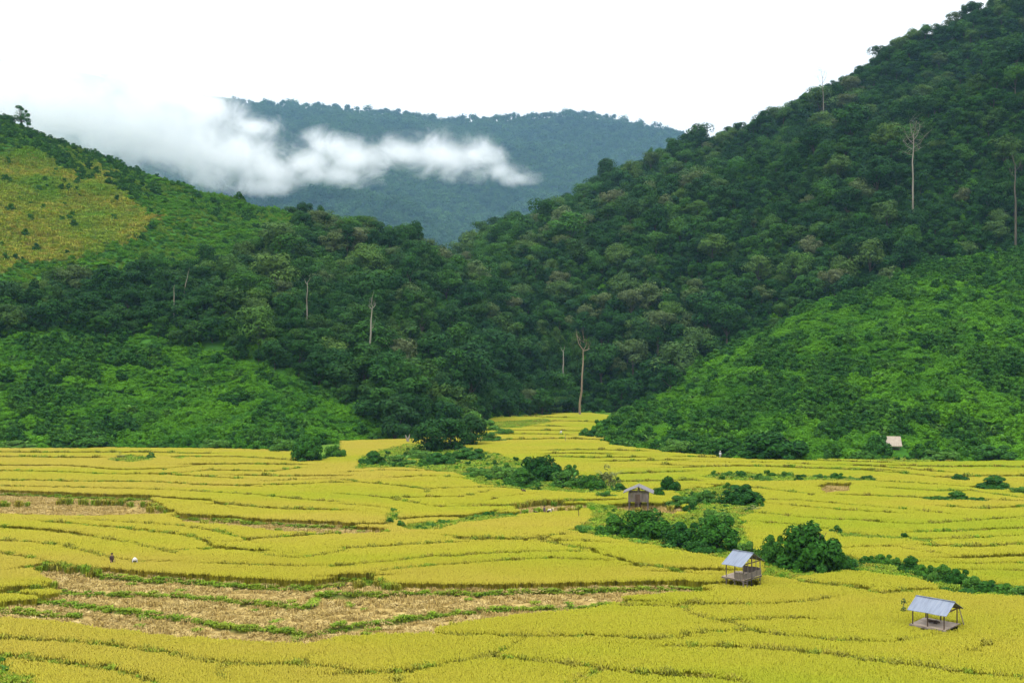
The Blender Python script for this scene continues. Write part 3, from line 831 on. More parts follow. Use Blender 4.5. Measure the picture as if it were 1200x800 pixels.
# lower canopy on the crests so the skyline keeps its height
near_edge = onA & (pxt < 380); scl[near_edge] *= .8
rot = rng.random(n) * 6.283
size = HT[kid] * scl * F / PT[:, 1]
vis = (pxt > -10) & (pxt < 1210)
order = np.argsort(-np.where(vis, size, 0))
ind = np.zeros(n, bool); ind[order[:285]] = True
DESC = {'broad': 'broad lumpy green tree', 'round': 'round dense green tree', 'tall': 'tall high-crowned green tree',
        'draped': 'narrow creeper-draped tree', 'olive': 'pale olive loose tree', 'small': 'small dense green tree', 'light': 'broad light green tree', 'bushy': 'wide bushy light green tree'}
for i in np.nonzero(ind)[0]:
    k, v = FLAT[kid[i]]
    tr, cr, h = TREES[k][v]
    if onA[i]:
        if pxt[i] < 330: zone = 'in the dark forest band under the yellow meadow'
        elif pyt[i] < 330: zone = 'on the upper end of the left ridge'
        elif pxt[i] < 540: zone = 'in the forest around the bare pole-like dead tree'
        else: zone = 'at the valley end behind the far paddies'
    else:
        zone = 'in the forest on the right hillside' if pyt[i] < 380 else 'at the foot of the right hillside'
    e = empty('forest_tree', tuple(PT[i] - np.array([0, 0, .2])), rot[i], (scl[i],) * 3)
    tag(e, '%s %s' % (DESC[k], zone), 'tree', '%s %s' % (k, zone) + ' trees')
    link('trunk', tr, e); link('crown', cr, e)
rest = ~ind
# understorey that closes the gaps between the big crowns
Pa, _ = hillA.sample(40000, 4.2, tmax=2.2); qx, qy = to_px(Pa[:, 0], Pa[:, 1], Pa[:, 2])
Pa = Pa[inpoly(qx + 20 * vnoise(Pa[:, 0], Pa[:, 1], 9, 2), qy + 14 * vnoise(Pa[:, 0], Pa[:, 1], 9, 3), FOREST_A) & (qx > -60)]
Pb, _ = hillB.sample(50000, 5.0, tmax=4.1); qx, qy = to_px(Pb[:, 0], Pb[:, 1], Pb[:, 2])
qc = np.interp(qx, [q[0] for q in crestC], [to_px(1, q[1], q[2])[1] for q in crestC])
Pb = Pb[(qx < 1260) & ((qx < 700) | (qy < qc + 30)) & (qx > 540) & (qy > -40)]
PU = np.concatenate([Pa, Pb]) - np.array([0, 0, .6])
scatter('forest', J, np.concatenate([PT[rest] - np.array([0, 0, .3]), PU]), np.concatenate([rot[rest], rng.random(len(PU)) * 6.28]), np.concatenate([scl[rest], .5 + .5 * rng.random(len(PU))]), np.concatenate([kid[rest], rng.choice(KIND_IDS['small'] + KIND_IDS['round'] + KIND_IDS['small'], len(PU))]), 'dense dark green forest covering both hillsides of the valley', 'forest')

# ---- far mountain forest
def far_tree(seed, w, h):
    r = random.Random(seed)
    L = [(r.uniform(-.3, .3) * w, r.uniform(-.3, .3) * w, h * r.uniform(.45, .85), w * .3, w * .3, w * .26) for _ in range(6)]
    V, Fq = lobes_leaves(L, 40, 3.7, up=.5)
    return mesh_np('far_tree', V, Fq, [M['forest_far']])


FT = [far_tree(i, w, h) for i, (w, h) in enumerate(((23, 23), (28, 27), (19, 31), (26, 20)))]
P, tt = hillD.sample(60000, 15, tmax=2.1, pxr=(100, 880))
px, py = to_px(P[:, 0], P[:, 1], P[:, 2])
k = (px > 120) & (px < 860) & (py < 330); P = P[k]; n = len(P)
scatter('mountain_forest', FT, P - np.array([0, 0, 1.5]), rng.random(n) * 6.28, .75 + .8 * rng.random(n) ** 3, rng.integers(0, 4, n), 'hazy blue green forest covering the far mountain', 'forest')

# ---- undergrowth on the open slopes
UG = [mound_mesh('vine_mound', 5.4, 2.2, 9, 150, .34, 'vine', 1), mound_mesh('vine_mound', 7.0, 1.7, 11, 150, .34, 'vine', 2), mound_mesh('vine_mound', 3.8, 2.6, 8, 130, .34, 'vine', 3, arch=8),
      mound_mesh('vine_mound', 6.2, 1.4, 9, 140, .34, 'vine', 4), mound_mesh('shrub_mound', 4.0, 2.9, 9, 130, .36, 'shrub', 5), mound_mesh('shrub_mound', 5.0, 3.7, 10, 130, .40, 'shrub', 6),
      mound_mesh('pale_mound', 3.4, 2.6, 8, 90, .42, 'shrub_light', 7, arch=14), mound_mesh('olive_mound', 4.6, 1.7, 9, 130, .36, 'olive_scrub', 8), mound_mesh('olive_mound', 3.4, 2.2, 8, 120, .36, 'olive_scrub', 9)]
pts = []; ids = []; sc = []
P, tt = hillA.sample(60000, 1.45, tmax=2.12, pxr=(-60, 740))
px, py = to_px(P[:, 0], P[:, 1], P[:, 2])
inF = inpoly(px, py, FOREST_A); inM = inpoly(px + 46 * vnoise(P[:, 0], P[:, 1], 14, 4) + 20 * vnoise(P[:, 0], P[:, 1], 3, 4), py + 26 * vnoise(P[:, 0], P[:, 1], 12, 6) + 12 * vnoise(P[:, 0], P[:, 1], 3, 6), MEADOW)
cA = np.interp(px, [q[0] for q in crestA], [to_px(1, q[1], q[2])[1] for q in crestA])
k = (px > -100) & (px < 760)
lower = py > 380
dk = vnoise(P[:, 0], P[:, 1], 22, 31) + vnoise(P[:, 0], P[:, 1], 7, 32) * .8
u = rng.random(len(P))
strip = (py - cA < 34) & (px < 330) & ~lower
idA = rng.integers(0, 4, len(P))
idA = np.where((dk > .2) & (u < .7) | (u < .05), 4 + (u * 97 % 1 > .5).astype(int), idA)
idA = np.where(u > .965, 6, idA)
v2 = rng.random(len(P)); idA = np.where(~lower & (idA >= 4) & ~strip & (u > .08), rng.integers(0, 4, len(P)), idA); idA = np.where(~lower & (v2 < .5), np.where(v2 < .28, 7, 8), idA)
idA = np.where(strip & (v2 > np.where(px < 170, .55, .93)), 4 + (u * 57 % 1 > .5).astype(int), idA)
scA = .55 + .6 * rng.random(len(P)) ** 1.5
scA = np.where(idA >= 4, scA * 1.0, scA)
scA = np.where(~lower, scA * .85, scA)
keep = k & ~inM & ~(inF & (u < .55))
pts.append(P[keep]); ids.append(idA[keep]); sc.append(scA[keep])
# sparse shrubs in the meadow
km = k & inM & ((u < .03) | ((dk > .3) & (u < .25))); pts.append(P[km]); ids.append(np.full(km.sum(), 4)); sc.append(.5 + .5 * rng.random(km.sum()))
P2, tt = hillC.sample(50000, 1.45, tmax=2.3, pxr=(680, 1290))
px, py = to_px(P2[:, 0], P2[:, 1], P2[:, 2])
u = rng.random(len(P2)); dk = vnoise(P2[:, 0], P2[:, 1], 24, 41) + vnoise(P2[:, 0], P2[:, 1], 7, 42) * .8
idC = rng.integers(0, 4, len(P2)); idC = np.where((dk > .17) & (u < .72) | (u < .05), 4 + (u * 97 % 1 > .5).astype(int), idC); idC = np.where(u > .97, 6, idC)
k = px < 1330; pts.append(P2[k]); ids.append(idC[k]); sc.append((.55 + .6 * rng.random(k.sum()) ** 1.5))
P3, tt = hillB.sample(60000, 2.8, tmax=4.0); px, py = to_px(P3[:, 0], P3[:, 1], P3[:, 2]); k = (px < 1330) & (px > 560)
pts.append(P3[k]); ids.append(rng.choice([4, 5, 5, 4, 2, 6], k.sum())); sc.append(.7 + .7 * rng.random(k.sum()))
g0 = np.concatenate([np.array(w_) for w_ in W_GR]); Qx = rng.uniform(g0[:, 0].min(), g0[:, 0].max(), 26000); Qy = rng.uniform(60, 290, 26000)
k = multi_in(Qx, Qy, W_GR) & (np.abs(Qx) < Qy * .56); Qx, Qy = Qx[k], Qy[k]; k = thin(np.stack([Qx, Qy, Qx], 1), 1.0); Qx, Qy = Qx[k], Qy[k]
pts.append(np.stack([Qx, Qy, ground_z(Qx, Qy) + .2], 1)); ids.append(rng.choice([0, 1, 2, 3, 7, 4, 5, 6, 8], len(Qx))); sc.append(.2 + .34 * rng.random(len(Qx)) ** 1.5)
P_ = np.concatenate(pts); s_ = np.concatenate(sc); id_ = np.concatenate(ids)
hx, hy = (1042.5 - CX) * 214 / F, 214.0
k = (np.abs(P_[:, 0] - hx - .6) < 3.0) & (P_[:, 1] < hy + 2.5) & (P_[:, 1] > hy - 9); s_ = np.where(k, .26, s_); k = ~k | (np.abs(P_[:, 1] - hy) > 2.2); P_, s_, id_ = P_[k], s_[k], id_[k]; n = len(P_)
scatter('undergrowth', UG, P_ - np.array([0, 0, .25]), rng.random(n) * 6.28, s_, id_, 'bright green creepers and low bushes covering the open slopes', 'undergrowth')

MG = [blades_mesh('meadow_tuft', .9, .7, 60, .13, 'meadow', ear=False), mound_mesh('meadow_mound', 2.0, .8, 6, 40, .34, 'meadow', 11), blades_mesh('meadow_tuft', 1.1, .9, 60, .13, 'meadow', ear=False)]
P, tt = hillA.sample(60000, .7, tmax=2.05, pxr=(-60, 260), tmin=.6); px, py = to_px(P[:, 0], P[:, 1], P[:, 2])
inM = inpoly(px + 46 * vnoise(P[:, 0], P[:, 1], 14, 4) + 20 * vnoise(P[:, 0], P[:, 1], 3, 4), py + 26 * vnoise(P[:, 0], P[:, 1], 12, 6) + 12 * vnoise(P[:, 0], P[:, 1], 3, 6), MEADOW)
k = inM & (px > -90); P = P[k]; n = len(P)
scatter('meadow_grass', MG, P - np.array([0, 0, .05]), rng.random(n) * 6.28, .7 + .6 * rng.random(n), rng.integers(0, 3, n), 'yellow green grass of the meadow high on the left hill', 'grass')

# ------------------------------------------------------------------ shrubs, one object each
SH = {
    'dark': [mound_mesh('crown', 1, .82, 24, 230, .062, 'shrub', 51), mound_mesh('crown', 1, .7, 26, 220, .06, 'shrub', 52), mound_mesh('crown', 1, .9, 22, 230, .066, 'shrub', 53)],
    'light': [mound_mesh('crown', 1, .7, 13, 230, .06, 'shrub_light', 54), mound_mesh('crown', 1, .6, 14, 230, .06, 'shrub_light', 55, arch=12)],
    'dry': [mound_mesh('crown', 1, .95, 12, 90, .05, 'shrub_dry', 56, arch=20)],
}
mbst = MB()
for i in range(6):
    a_ = i * 1.05; mbst.tube([(0, 0, -.12), (.07 * math.cos(a_), .07 * math.sin(a_), .2), (.26 * math.cos(a_), .26 * math.sin(a_), .5)], [.016, .012, .004], 5)
STEMS = mbst.mesh('stems', M['bark'])
SHRUB_XY = []


def shrub(px, base, wpx, hpx, kind, label, group=None, name='shrub', dz=None, Y=None):
    x, y = gp(px, base) if Y is None else ((px - CX) * Y / F, Y)
    w = wpx * y / F; h = hpx * y / F
    me = random.choice(SH[kind]); mh = max(v.co.z for v in list(me.vertices)[::7])
    d = w * .8
    y += d * .3
    e = empty(name, (x * y / (y - d * .3), y, gz1(x, y) if dz is None else dz), random.uniform(-.5, .5), (w / 1.06, d, h / mh))
    tag(e, label, 'shrub', group)
    link('crown', me, e); link('stems', STEMS, e)
    SHRUB_XY.append((e.location.x, y, w / 2, d / 2))
    return e


shrub(948, 676, 82, 62, 'dark', 'big dark bush right of the stilted hut, the largest in the paddies', name='bush')
shrub(905, 668, 34, 40, 'dark', 'dark upright bush squeezed against the left side of the biggest bush', name='bush')
shrub(986, 675, 30, 28, 'dark', 'dark low bush touching the right side of the biggest bush', name='bush')
shrub(877, 661, 36, 26, 'light', 'leafy green bush behind the roof of the stilted hut', name='bush')
shrub(838, 652, 60, 46, 'dark', 'large dark bush left of the stilted hut with a domed top', name='bush')
shrub(800, 648, 54, 34, 'dark', 'dense dark bush in the middle of the thicket below the gabled hut', name='bush')
shrub(758, 638, 66, 40, 'dark', 'wide dark bush in the thicket straight below the gabled hut', name='bush')
shrub(718, 634, 48, 30, 'dark', 'dark bush at the left end of the thicket below the gabled hut', name='bush')
shrub(684, 629, 32, 13, 'light', 'low light green scrub trailing left from the thicket below the gabled hut')
shrub(818, 655, 44, 20, 'dark', 'low dark bush at the front of the thicket near the stilted hut', name='bush')
shrub(866, 596, 58, 27, 'dark', 'dark bush on the green mound right of the gabled hut', name='bush')
shrub(826, 594, 40, 20, 'light', 'light green bush beside the dark bush on the mound right of the gabled hut')
shrub(880, 604, 30, 12, 'dry', 'yellowish low scrub on the lower edge of the mound right of the gabled hut')
shrub(840, 622, 46, 26, 'light', 'light green leafy mound above the dome-topped dark bush')
shrub(784, 580, 28, 22, 'dark', 'dark bush close to the right side of the gabled hut', name='bush')
shrub(800, 596, 44, 16, 'light', 'grassy green mound right beside the gabled hut')
shrub(772, 586, 16, 16, 'dark', 'small dark bush tucked behind the right wall of the gabled hut')
shrub(725, 580, 26, 14, 'dark', 'dark low bush at the left corner of the gabled hut')
shrub(710, 588, 34, 12, 'light', 'low grassy shrub in front of the left corner of the gabled hut')
shrub(694, 578, 38, 22, 'dark', 'dark green bush below the yellowish feathery shrub')
shrub(712, 574, 34, 30, 'dry', 'yellowish feathery shrub standing over the hedge left of the gabled hut')
shrub(664, 576, 50, 24, 'light', 'light green bush in the hedge between the dark bush and the feathery shrub')
shrub(635, 568, 56, 34, 'dark', 'tallest dark bush in the middle hedge with a pointed top', name='bush')
shrub(610, 575, 48, 26, 'dark', 'dark bush at the front left of the middle hedge', name='bush')
shrub(668, 562, 22, 18, 'dark', 'small dark round bush standing up behind the middle hedge')
shrub(590, 566, 46, 20, 'light', 'green bush at the left part of the middle hedge')
shrub(560, 562, 42, 14, 'light', 'low green bush where the middle hedge starts at the yellow plot')
shrub(617, 556, 7, 20, 'dark', 'thin upright sapling sticking out of the middle hedge', name='sapling')
shrub(436, 548, 36, 20, 'dark', 'dark bush at the left tip of the scrub in front of the pale stump')
shrub(468, 549, 46, 16, 'light', 'light green bush in the scrub in front of the pale stump')
shrub(514, 549, 44, 18, 'dark', 'dark rounded bush in front of the big tree clump by the stump')
shrub(492, 541, 40, 14, 'light', 'low green scrub between the pale stump and the rounded bush')
shrub(548, 542, 50, 16, 'dark', 'spreading bush right below the big tree clump by the stump')
shrub(574, 520, 36, 14, 'light', 'green bush at the right foot of the big tree clump by the stump')
shrub(590, 512, 28, 10, 'light', 'small green bush beside the narrow paddies of the valley end')
shrub(553, 508, 60, 26, 'light', 'broad pale green bush at the mouth of the narrow valley')
shrub(1164, 578, 50, 20, 'dark', 'dark dome-shaped bush alone among the right-hand paddies')
shrub(1196, 583, 34, 13, 'light', 'bright green bush running off beside the dark dome-shaped bush')
shrub(1124, 567, 24, 12, 'dark', 'small bush with a brownish side above the flat long bush')
shrub(1097, 592, 40, 10, 'dark', 'left half of the flat long bush among the paddies', 'flat long bush on the right')
shrub(1120, 592, 40, 16, 'dark', 'middle hump of the flat long bush among the paddies')
shrub(1143, 593, 34, 10, 'dark', 'right end of the flat long bush among the paddies')
shrub(1096, 560, 14, 6, 'dry', 'small yellowish tuft bush on a bund below the thatched hut')
shrub(141, 540, 14, 9, 'dry', 'small brown bush on the green patch by the left hill')
shrub(192, 555, 9, 7, 'dark', 'tiny dark bush on a bund near the green patch by the left hill')
shrub(381, 763, 8, 11, 'light', 'lone weed plant on the bund below the stubble')
shrub(360, 545, 44, 34, 'dark', 'round dark bush bulging from the foot of the left hill', name='bush')
shrub(332, 533, 36, 20, 'light', 'green bush left of the round bush at the foot of the left hill')
shrub(392, 540, 30, 18, 'dark', 'dark bush right of the round bush at the foot of the left hill')
shrub(100, 529, 66, 22, 'dark', 'wide dark bush at the paddy edge under the left hill')
shrub(185, 528, 30, 12, 'dark', 'small dark bush at the paddy edge under the left hill')
shrub(252, 528, 40, 14, 'light', 'pale green bush at the paddy edge under the left hill')
shrub(20, 528, 50, 12, 'light', 'low green bush at the far left paddy edge')
shrub(1028, 541, 34, 32, 'dark', 'dark bush hiding the left half of the thatched hut', name='bush')
shrub(1062, 538, 26, 18, 'dark', 'dark bush close behind the right post of the thatched hut', name='bush')
shrub(1010, 543, 40, 14, 'dark', 'low dark bush left of the thatched hut')
shrub(1100, 543, 60, 16, 'light', 'bright green bush right of the thatched hut at the field edge')
shrub(1160, 543, 60, 20, 'dark', 'dark bush at the field edge under the right slope near the frame edge')
shrub(905, 542, 90, 34, 'dark', 'large dark thicket bush at the foot of the grassy right spur', name='bush')
shrub(850, 536, 50, 22, 'dark', 'dark bush behind the white-clad figures at the right field edge')
shrub(795, 534, 44, 20, 'light', 'green bush at the field edge left of the white-clad figures')
shrub(722, 512, 26, 30, 'light', 'leafy bush at the nose of the right spur beside the far paddies')
# hedge running to the right edge behind the open shelter
hp = [(1000, 671, 26, 16), (1016, 668, 24, 16), (1034, 668, 26, 18), (1050, 670, 24, 17), (1066, 676, 30, 24), (1082, 682, 26, 20), (1094, 690, 22, 20), (1104, 688, 30, 26), (1122, 692, 30, 24), (1140, 698, 34, 22), (1158, 702, 34, 20), (1176, 704, 36, 18), (1196, 706, 40, 18), (1132, 703, 36, 12), (1108, 700, 26, 10), (1216, 708, 40, 18)]
for i, (px_, py_, w_, h_) in enumerate(hp):
    shrub(px_, py_, w_ * 1.15, h_, 'dark' if i % 3 else 'light', 'bush in the hedge running from the biggest bush to the right edge', 'hedge bushes behind the open shelter')
# small grass-edge shrubs along the green strip on the right and the creeping strip in the middle
for i, (px_, py_) in enumerate([(838, 562), (852, 562), (868, 563), (886, 564), (904, 563), (922, 563), (940, 563), (960, 564), (980, 565), (1000, 566), (1018, 566), (896, 568)]):
    shrub(px_, py_, 22, 7 + (i % 3) * 2, 'light' if i % 2 else 'dark', 'low shrub in the long green strip crossing the paddies below the right spur', 'low shrubs of the long green strip')
for i, (px_, py_) in enumerate([(474, 622), (490, 623), (506, 622), (540, 614), (556, 611), (572, 610), (590, 609), (600, 609), (520, 618)]):
    shrub(px_, py_, 22, 6 + (i % 3) * 2, 'dark' if i % 2 else 'light', 'low creeping shrub in the green ditch through the middle paddies', 'creeping shrubs of the middle ditch')
for i, (px_, py_) in enumerate([(464, 612), (462, 604)]):
    shrub(px_, py_, 14, 10, 'light', 'small green shrub at the notch in the rounded yellow plot', 'shrubs in the plot notch')

# trees of the clump by the stump and the lone tree on the ridge
def lone_tree(px, base, hpx, kind, v, label, name='tree', Y=None, z=None, wide=1.0, sink=.1):
    if Y is None: x, y = gp(px, base); z = -.1
    else: x, y = (px - CX) * Y / F, Y
    tr, cr, h = TREES[kind][v]; s = hpx * y / F / h
    s *= 1 + sink; e = empty(name, (x, y, z - sink * h * s), random.random() * 6, (s * wide, s * wide, s)); tag(e, label, 'tree')
    link('trunk', tr, e); link('crown', cr, e)
    return e


lone_tree(528, 530, 46, 'round', 0, 'big dark round tree in the clump right of the pale stump', wide=1.0, sink=.25)
lone_tree(505, 532, 44, 'round', 1, 'dark tree in the clump nearest to the pale stump')
lone_tree(552, 524, 42, 'round', 1, 'spreading tree at the right side of the clump by the stump')
lone_tree(462, 515, 54, 'round', 2, 'leafy tree hanging over the left side of the pale stump', wide=1.1)
lone_tree(428, 512, 46, 'small', 0, 'small round tree at the field corner left of the pale stump', wide=1.2)
lone_tree(786, 452, 30, 'small', 1, 'bushy light tree on the tip of the right spur', Y=314, z=zat(456, 314), wide=1.2)


def hill_at(hill, px, py):
    """the terrain point of a hill that is seen at this place of the photo (front side)"""
    P = hill.P[hill.t <= 2.0].reshape(-1, 3) if hill is not hillB else hill.P[hill.t <= 4.0].reshape(-1, 3)
    qx, qy = to_px(P[:, 0], P[:, 1], P[:, 2]); d = (qx - px) ** 2 + (qy - py) ** 2 + (P[:, 1] * .01)
    return P[np.argmin(d)]


# ridge tree
q = hill_at(hillA, 26, 146)
Lr = [(0, 0, 6, 2.6, 2.4, 2.2), (2.2, 0, 5, 2.2, 2, 1.8), (-2.4, .3, 4.6, 1.9, 2, 1.4), (3.6, .2, 3.2, 1.3, 1.3, 1.0), (1, -.5, 3.6, 2.4, 2, 1.6), (-.9, 0, 9.6, 1.5, 1.2, .9), (.6, .2, 8.8, 1.0, 1.0, .7), (2.6, .1, 7.6, .7, .7, .7), (3.7, 0, 6.0, .8, .8, .7), (3.9, 0, 1.6, 1.1, 1, .8), (-4.2, 0, 4.0, 1.4, 1.2, .9)]
Vv, Fq = lobes_leaves(Lr, 200, .5, up=.3)
e = empty('ridge_tree', tuple(q - np.array([0, 0, .3]))); tag(e, 'dark lone tree standing on the left ridge against the mist', 'tree')
link('crown', mesh_np('crown', Vv, Fq, [M['shrub']]), e)
mb = MB(); mb.tube([(0, 0, -1), (.3, 0, 3), (0, 0, 8.5)], [.45, .32, .1])
for l in Lr[1:]: mb.tube([(.2, 0, 2.6), (l[0] * .5, l[1], (2.6 + l[2]) / 2 + .4), l[:3]], [.18, .12, .04], 5)
mb.build('trunk', M['bark'], e)


def dead_tree(px, base, top, hill, mat, label, limbs, lean=0.0, rad=.4, seed=0, twigs=0, spread=.3, off=0.0):
    r = random.Random(seed)
    q = hill_at(hill, px, base)
    down = 0.0
    if off:      # bring it clear of the crowns in front
        q = np.array([q[0] * (q[1] - off) / q[1], q[1] - off, zat(base, q[1] - off)])
        T = hill.P.reshape(-1, 3); down = max(0.0, q[2] - T[np.argmin((T[:, 0] - q[0]) ** 2 + (T[:, 1] - q[1]) ** 2), 2])
    h = (base - top) * q[1] / F
    e = empty('dead_tree', (q[0], q[1], q[2] - down)); tag(e, label, 'tree')
    mb = MB(); pts = [(-lean * down * .6, 0, -down - 1)] + [(lean * h * t + r.uniform(-.012, .012) * h, r.uniform(-.01, .01) * h, h * t * .8) for t in (.02, .25, .5, .75, 1)]
    mb.tube(pts, [rad * 1.2, rad, rad * .85, rad * .75, rad * .6, rad * .45], 7)
    mb.V = [(a_, b_, c_ + down) for a_, b_, c_ in mb.V]
    mb.build('trunk', M[mat], e)
    lb = MB()
    for (t, dx, dz, w) in limbs:
        p = Vector((lean * h * t / .8, 0, h * t)); q_ = p + Vector((dx * h, r.uniform(-.5, .5) * dx * h, dz * h))
        m_ = (p + q_) / 2 + Vector((dx * h * .12, 0, -dz * h * .1))
        lb.tube([p, m_, q_], [rad * w, rad * w * .7, rad * w * .3], 5)
        for _ in range(twigs):
            f = r.uniform(.35, 1); s = p.lerp(q_, f); d = Vector((r.uniform(-1, 1) * spread, r.uniform(-1, 1) * spread, r.uniform(.0, 1))) * h * .13
            lb.tube([s, s + d * .5 + Vector((0, 0, .1)), s + d], [rad * w * .35, rad * w * .25, rad * .05], 4)
    lb.V = [(a_, b_, c_ + down) for a_, b_, c_ in lb.V]
    lb.build('limbs', M[mat], e)
    return e


dead_tree(681, 474, 393, hillA, 'brownbark', 'tall brown dead tree at the valley end with a crooked forked top', [(.78, -.11, .24, .5), (.9, -.10, .10, .3), (.78, .09, .03, .45), (.8, .05, .11, .3), (.93, -.02, .12, .25)], lean=.05, rad=.42, seed=1, twigs=3, off=40)
dead_tree(675, 440, 404, hillA, 'palebark', 'thin pale dead trunk just left of the brown dead tree', [(.78, -.08, .15, .5), (.78, .05, .2, .4)], lean=.0, rad=.34, seed=2, off=28)
dead_tree(433, 424, 345, hillA, 'palebark', 'bare grey pole-like dead tree on the left hillside', [(.78, -.06, .06, .5), (.8, -.02, .16, .35), (.8, .05, .08, .4), (.5, .03, .01, .3)], lean=.06, rad=.32, seed=3, off=24, twigs=3)
dead_tree(1068, 224, 140, hillB, 'palebark', 'leafless pale tree with a fanned crown high on the right hillside', [(.58, -.15, .12, .4), (.6, .14, .16, .4), (.66, -.12, .2, .4), (.7, .1, .22, .35), (.74, -.04, .24, .35), (.78, .04, .2, .3), (.55, .1, .05, .3), (.5, -.1, .05, .3)], lean=-.0, rad=.36, seed=4, twigs=9, spread=1.3, off=22)
dead_tree(964, 130, 80, hillB, 'palebark', 'slender bare tree near the skyline of the right hillside', [(.6, -.14, .2, .4), (.65, .1, .25, .4), (.75, -.04, .22, .4), (.8, .06, .14, .3)], lean=-.02, rad=.26, seed=5, twigs=6, spread=1.2, off=22)
dead_tree(1189, 248, 180, hillB, 'bark', 'dark bare trunk on the right hillside by the frame edge', [(.6, -.1, .1, .4), (.7, .1, .15, .4), (.8, -.05, .18, .4)], lean=0, rad=.42, seed=6, twigs=4, off=22)
dead_tree(204, 352, 332, hillA, 'palebark', 'short pale bare trunk in the forest band, left of a leaning one', [(.8, .05, .15, .5)], lean=0, rad=.16, seed=7, off=24)
dead_tree(217, 342, 314, hillA, 'palebark', 'leaning pale bare trunk in the forest band under the meadow', [(.8, .05, .2, .5)], lean=.16, rad=.16, seed=8, off=24)
dead_tree(361, 368, 322, hillA, 'palebark', 'creeper-wrapped grey trunk in the forest right of the meadow', [(.75, -.07, .15, .5), (.8, .08, .15, .4)], lean=0, rad=.2, seed=9, off=24)

# pale stump
x_, y_ = gp(478, 521)
e = empty('tree_stump', (x_, y_, 0)); tag(e, 'pale forked dead stump at the field edge by the dark tree clump', 'stump')
mb = MB(); mb.tube([(0, 0, -.3), (.05, 0, .8), (-.1, 0, 1.4)], [.42, .34, .34], 8); mb.build('trunk', M['palebark'], e)
MB().tube([(-.1, 0, 1.25), (-.45, 0, 2.0), (-.62, 0, 2.5)], [.3, .2, .06], 7).tube([(0, 0, 1.25), (.35, 0, 1.9), (.45, .05, 2.7)], [.28, .2, .08], 7).build('fork', M['palebark'], e)


# ------------------------------------------------------------------ huts
def sheet_roof(L, w, rise, mat, parent, corr=.0, thick=.03, side=0, over=0.0, name='roof_sheet'):
    """one sloping sheet of a gable roof; ridge along local x; side +1/-1; corrugated along the ridge"""
    nx = max(2, int(L / .05) if corr else 8); V = []; Fc = []
    for lay in (0, 1):
        for i in range(nx + 1):
            x = -L / 2 + L * i / nx; dz = corr * math.sin(i * math.pi / 2 + .4)
            for j in range(3):
                t = j / 2
                V.append((x, side * w * t, -rise * t + dz - lay * thick + .012 * math.sin(x * 3 + j)))
    n = (nx + 1) * 3
    for i in range(nx):
        for j in range(2):
            a = i * 3 + j; f = (a, a + 3, a + 4, a + 1)
            Fc.append(f if side > 0 else f[::-1]); g = tuple(q + n for q in f); Fc.append(g[::-1] if side > 0 else g)
    for i in range(nx):
        a = i * 3; Fc.append((a, a + n, a + n + 3, a + 3)); a = i * 3 + 2; Fc.append((a, a + 3, a + n + 3, a + n))
    for i in (0, nx):
        for j in range(2):
            a = i * 3 + j; Fc.append((a, a + 1, a + n + 1, a + n))
    return MB().add(V, Fc).build(name, mat, parent)


def gable_roof(parent, L, w, rise, zr, mat, corr, thick=.03, yoff=0):
    ro = bpy.data.objects.new('roof', None); COL.objects.link(ro); ro.parent = parent; ro.location = (0, yoff, zr)
    for sd in (-1, 1): sheet_roof(L, w, rise, mat, ro, corr, thick, sd)
    mb = MB().box((0, 0, .02), (L + .04, .12, .03)); mb.build('ridge_cap', mat, ro)
    return ro


def posts(parent, xs, ys, z0, zf, r, mat, name='post'):
    for x in xs:
        for y in ys:
            MB().tube([(x, y, z0), (x + random.uniform(-.02, .02), y, (z0 + zf(y)) / 2), (x, y, zf(y))], [r, r * .95, r * .85], 8).build(name, mat, parent)


def planks(x0, x1, y0, y1, z, n, along='x', th=.04, gap=.012):
    mb = MB()
    for i in range(n):
        if along == 'x':
            s = (y1 - y0) / n; mb.box(((x0 + x1) / 2 + random.uniform(-.03, .03), y0 + s * (i + .5), z + random.uniform(-.008, .008)), (x1 - x0, s - gap, th))
        else:
            s = (x1 - x0) / n; mb.box((x0 + s * (i + .5), (y0 + y1) / 2 + random.uniform(-.03, .03), z + random.uniform(-.008, .008)), (s - gap, y1 - y0, th))
    return mb


# open shelter, nearest
x_, y_ = 33.0, 77.6
HUTS = [(x_, y_, 2.35)]
e = empty('field_shelter', (x_, y_, gz1(x_, y_)), R(-45), (.86, 1.2, 1)); tag(e, 'open field shelter on low posts, grey metal gable roof over a bare deck', 'hut')
gable_roof(e, 3.5, 1.42, .8, 2.85, M['zinc'], .011)
slope = lambda y: 2.85 - .8 * abs(y) / 1.42 - .08
posts(e, (-1.45, -.1, 1.35), (-1.05, 1.05), -.3, slope, .06, M['darkwood'])
planks(-1.6, 1.5, -1.12, 1.12, .90, 9).build('deck', M['deck'], e)
fr = MB()
for yy in (-1.16, 1.16): fr.box((-.05, yy, .82), (3.3, .07, .13))
for xx in (-1.5, -.1, 1.4): fr.box((xx, 0, .81), (.08, 2.25, .1))
fr.build('deck_frame', M['greywood'], e)
fr = MB()
for yy in (-1.05, 1.05): fr.box((0, yy, 2.13), (3.3, .07, .08))
for xx in (-1.45, 1.35): fr.box((xx, 0, 2.08), (.07, 2.2, .08)); fr.tube([(xx, 0, 2.1), (xx, 0, 2.75)], [.04, .04])
for xx in (-1.65, -.8, 0, .8, 1.65):
    for sd in (-1, 1): fr.tube([(xx, 0, 2.79), (xx, sd * 1.38, 2.02)], [.025, .025], 5)
fr.build('rafters', M['darkwood'], e)
bun = MB()
for i in range(7): bun.box((random.uniform(-.3, .3), random.uniform(.1, .7), .96 + .05 * (i % 3)), (.5, .22, .09), rz=random.uniform(0, 3))
tag(bun.build('cloth_bundle', M['darkwood'], None, (x_, y_, gz1(x_, y_))), 'dark crumpled bundle lying on the deck of the open shelter', 'bundle')

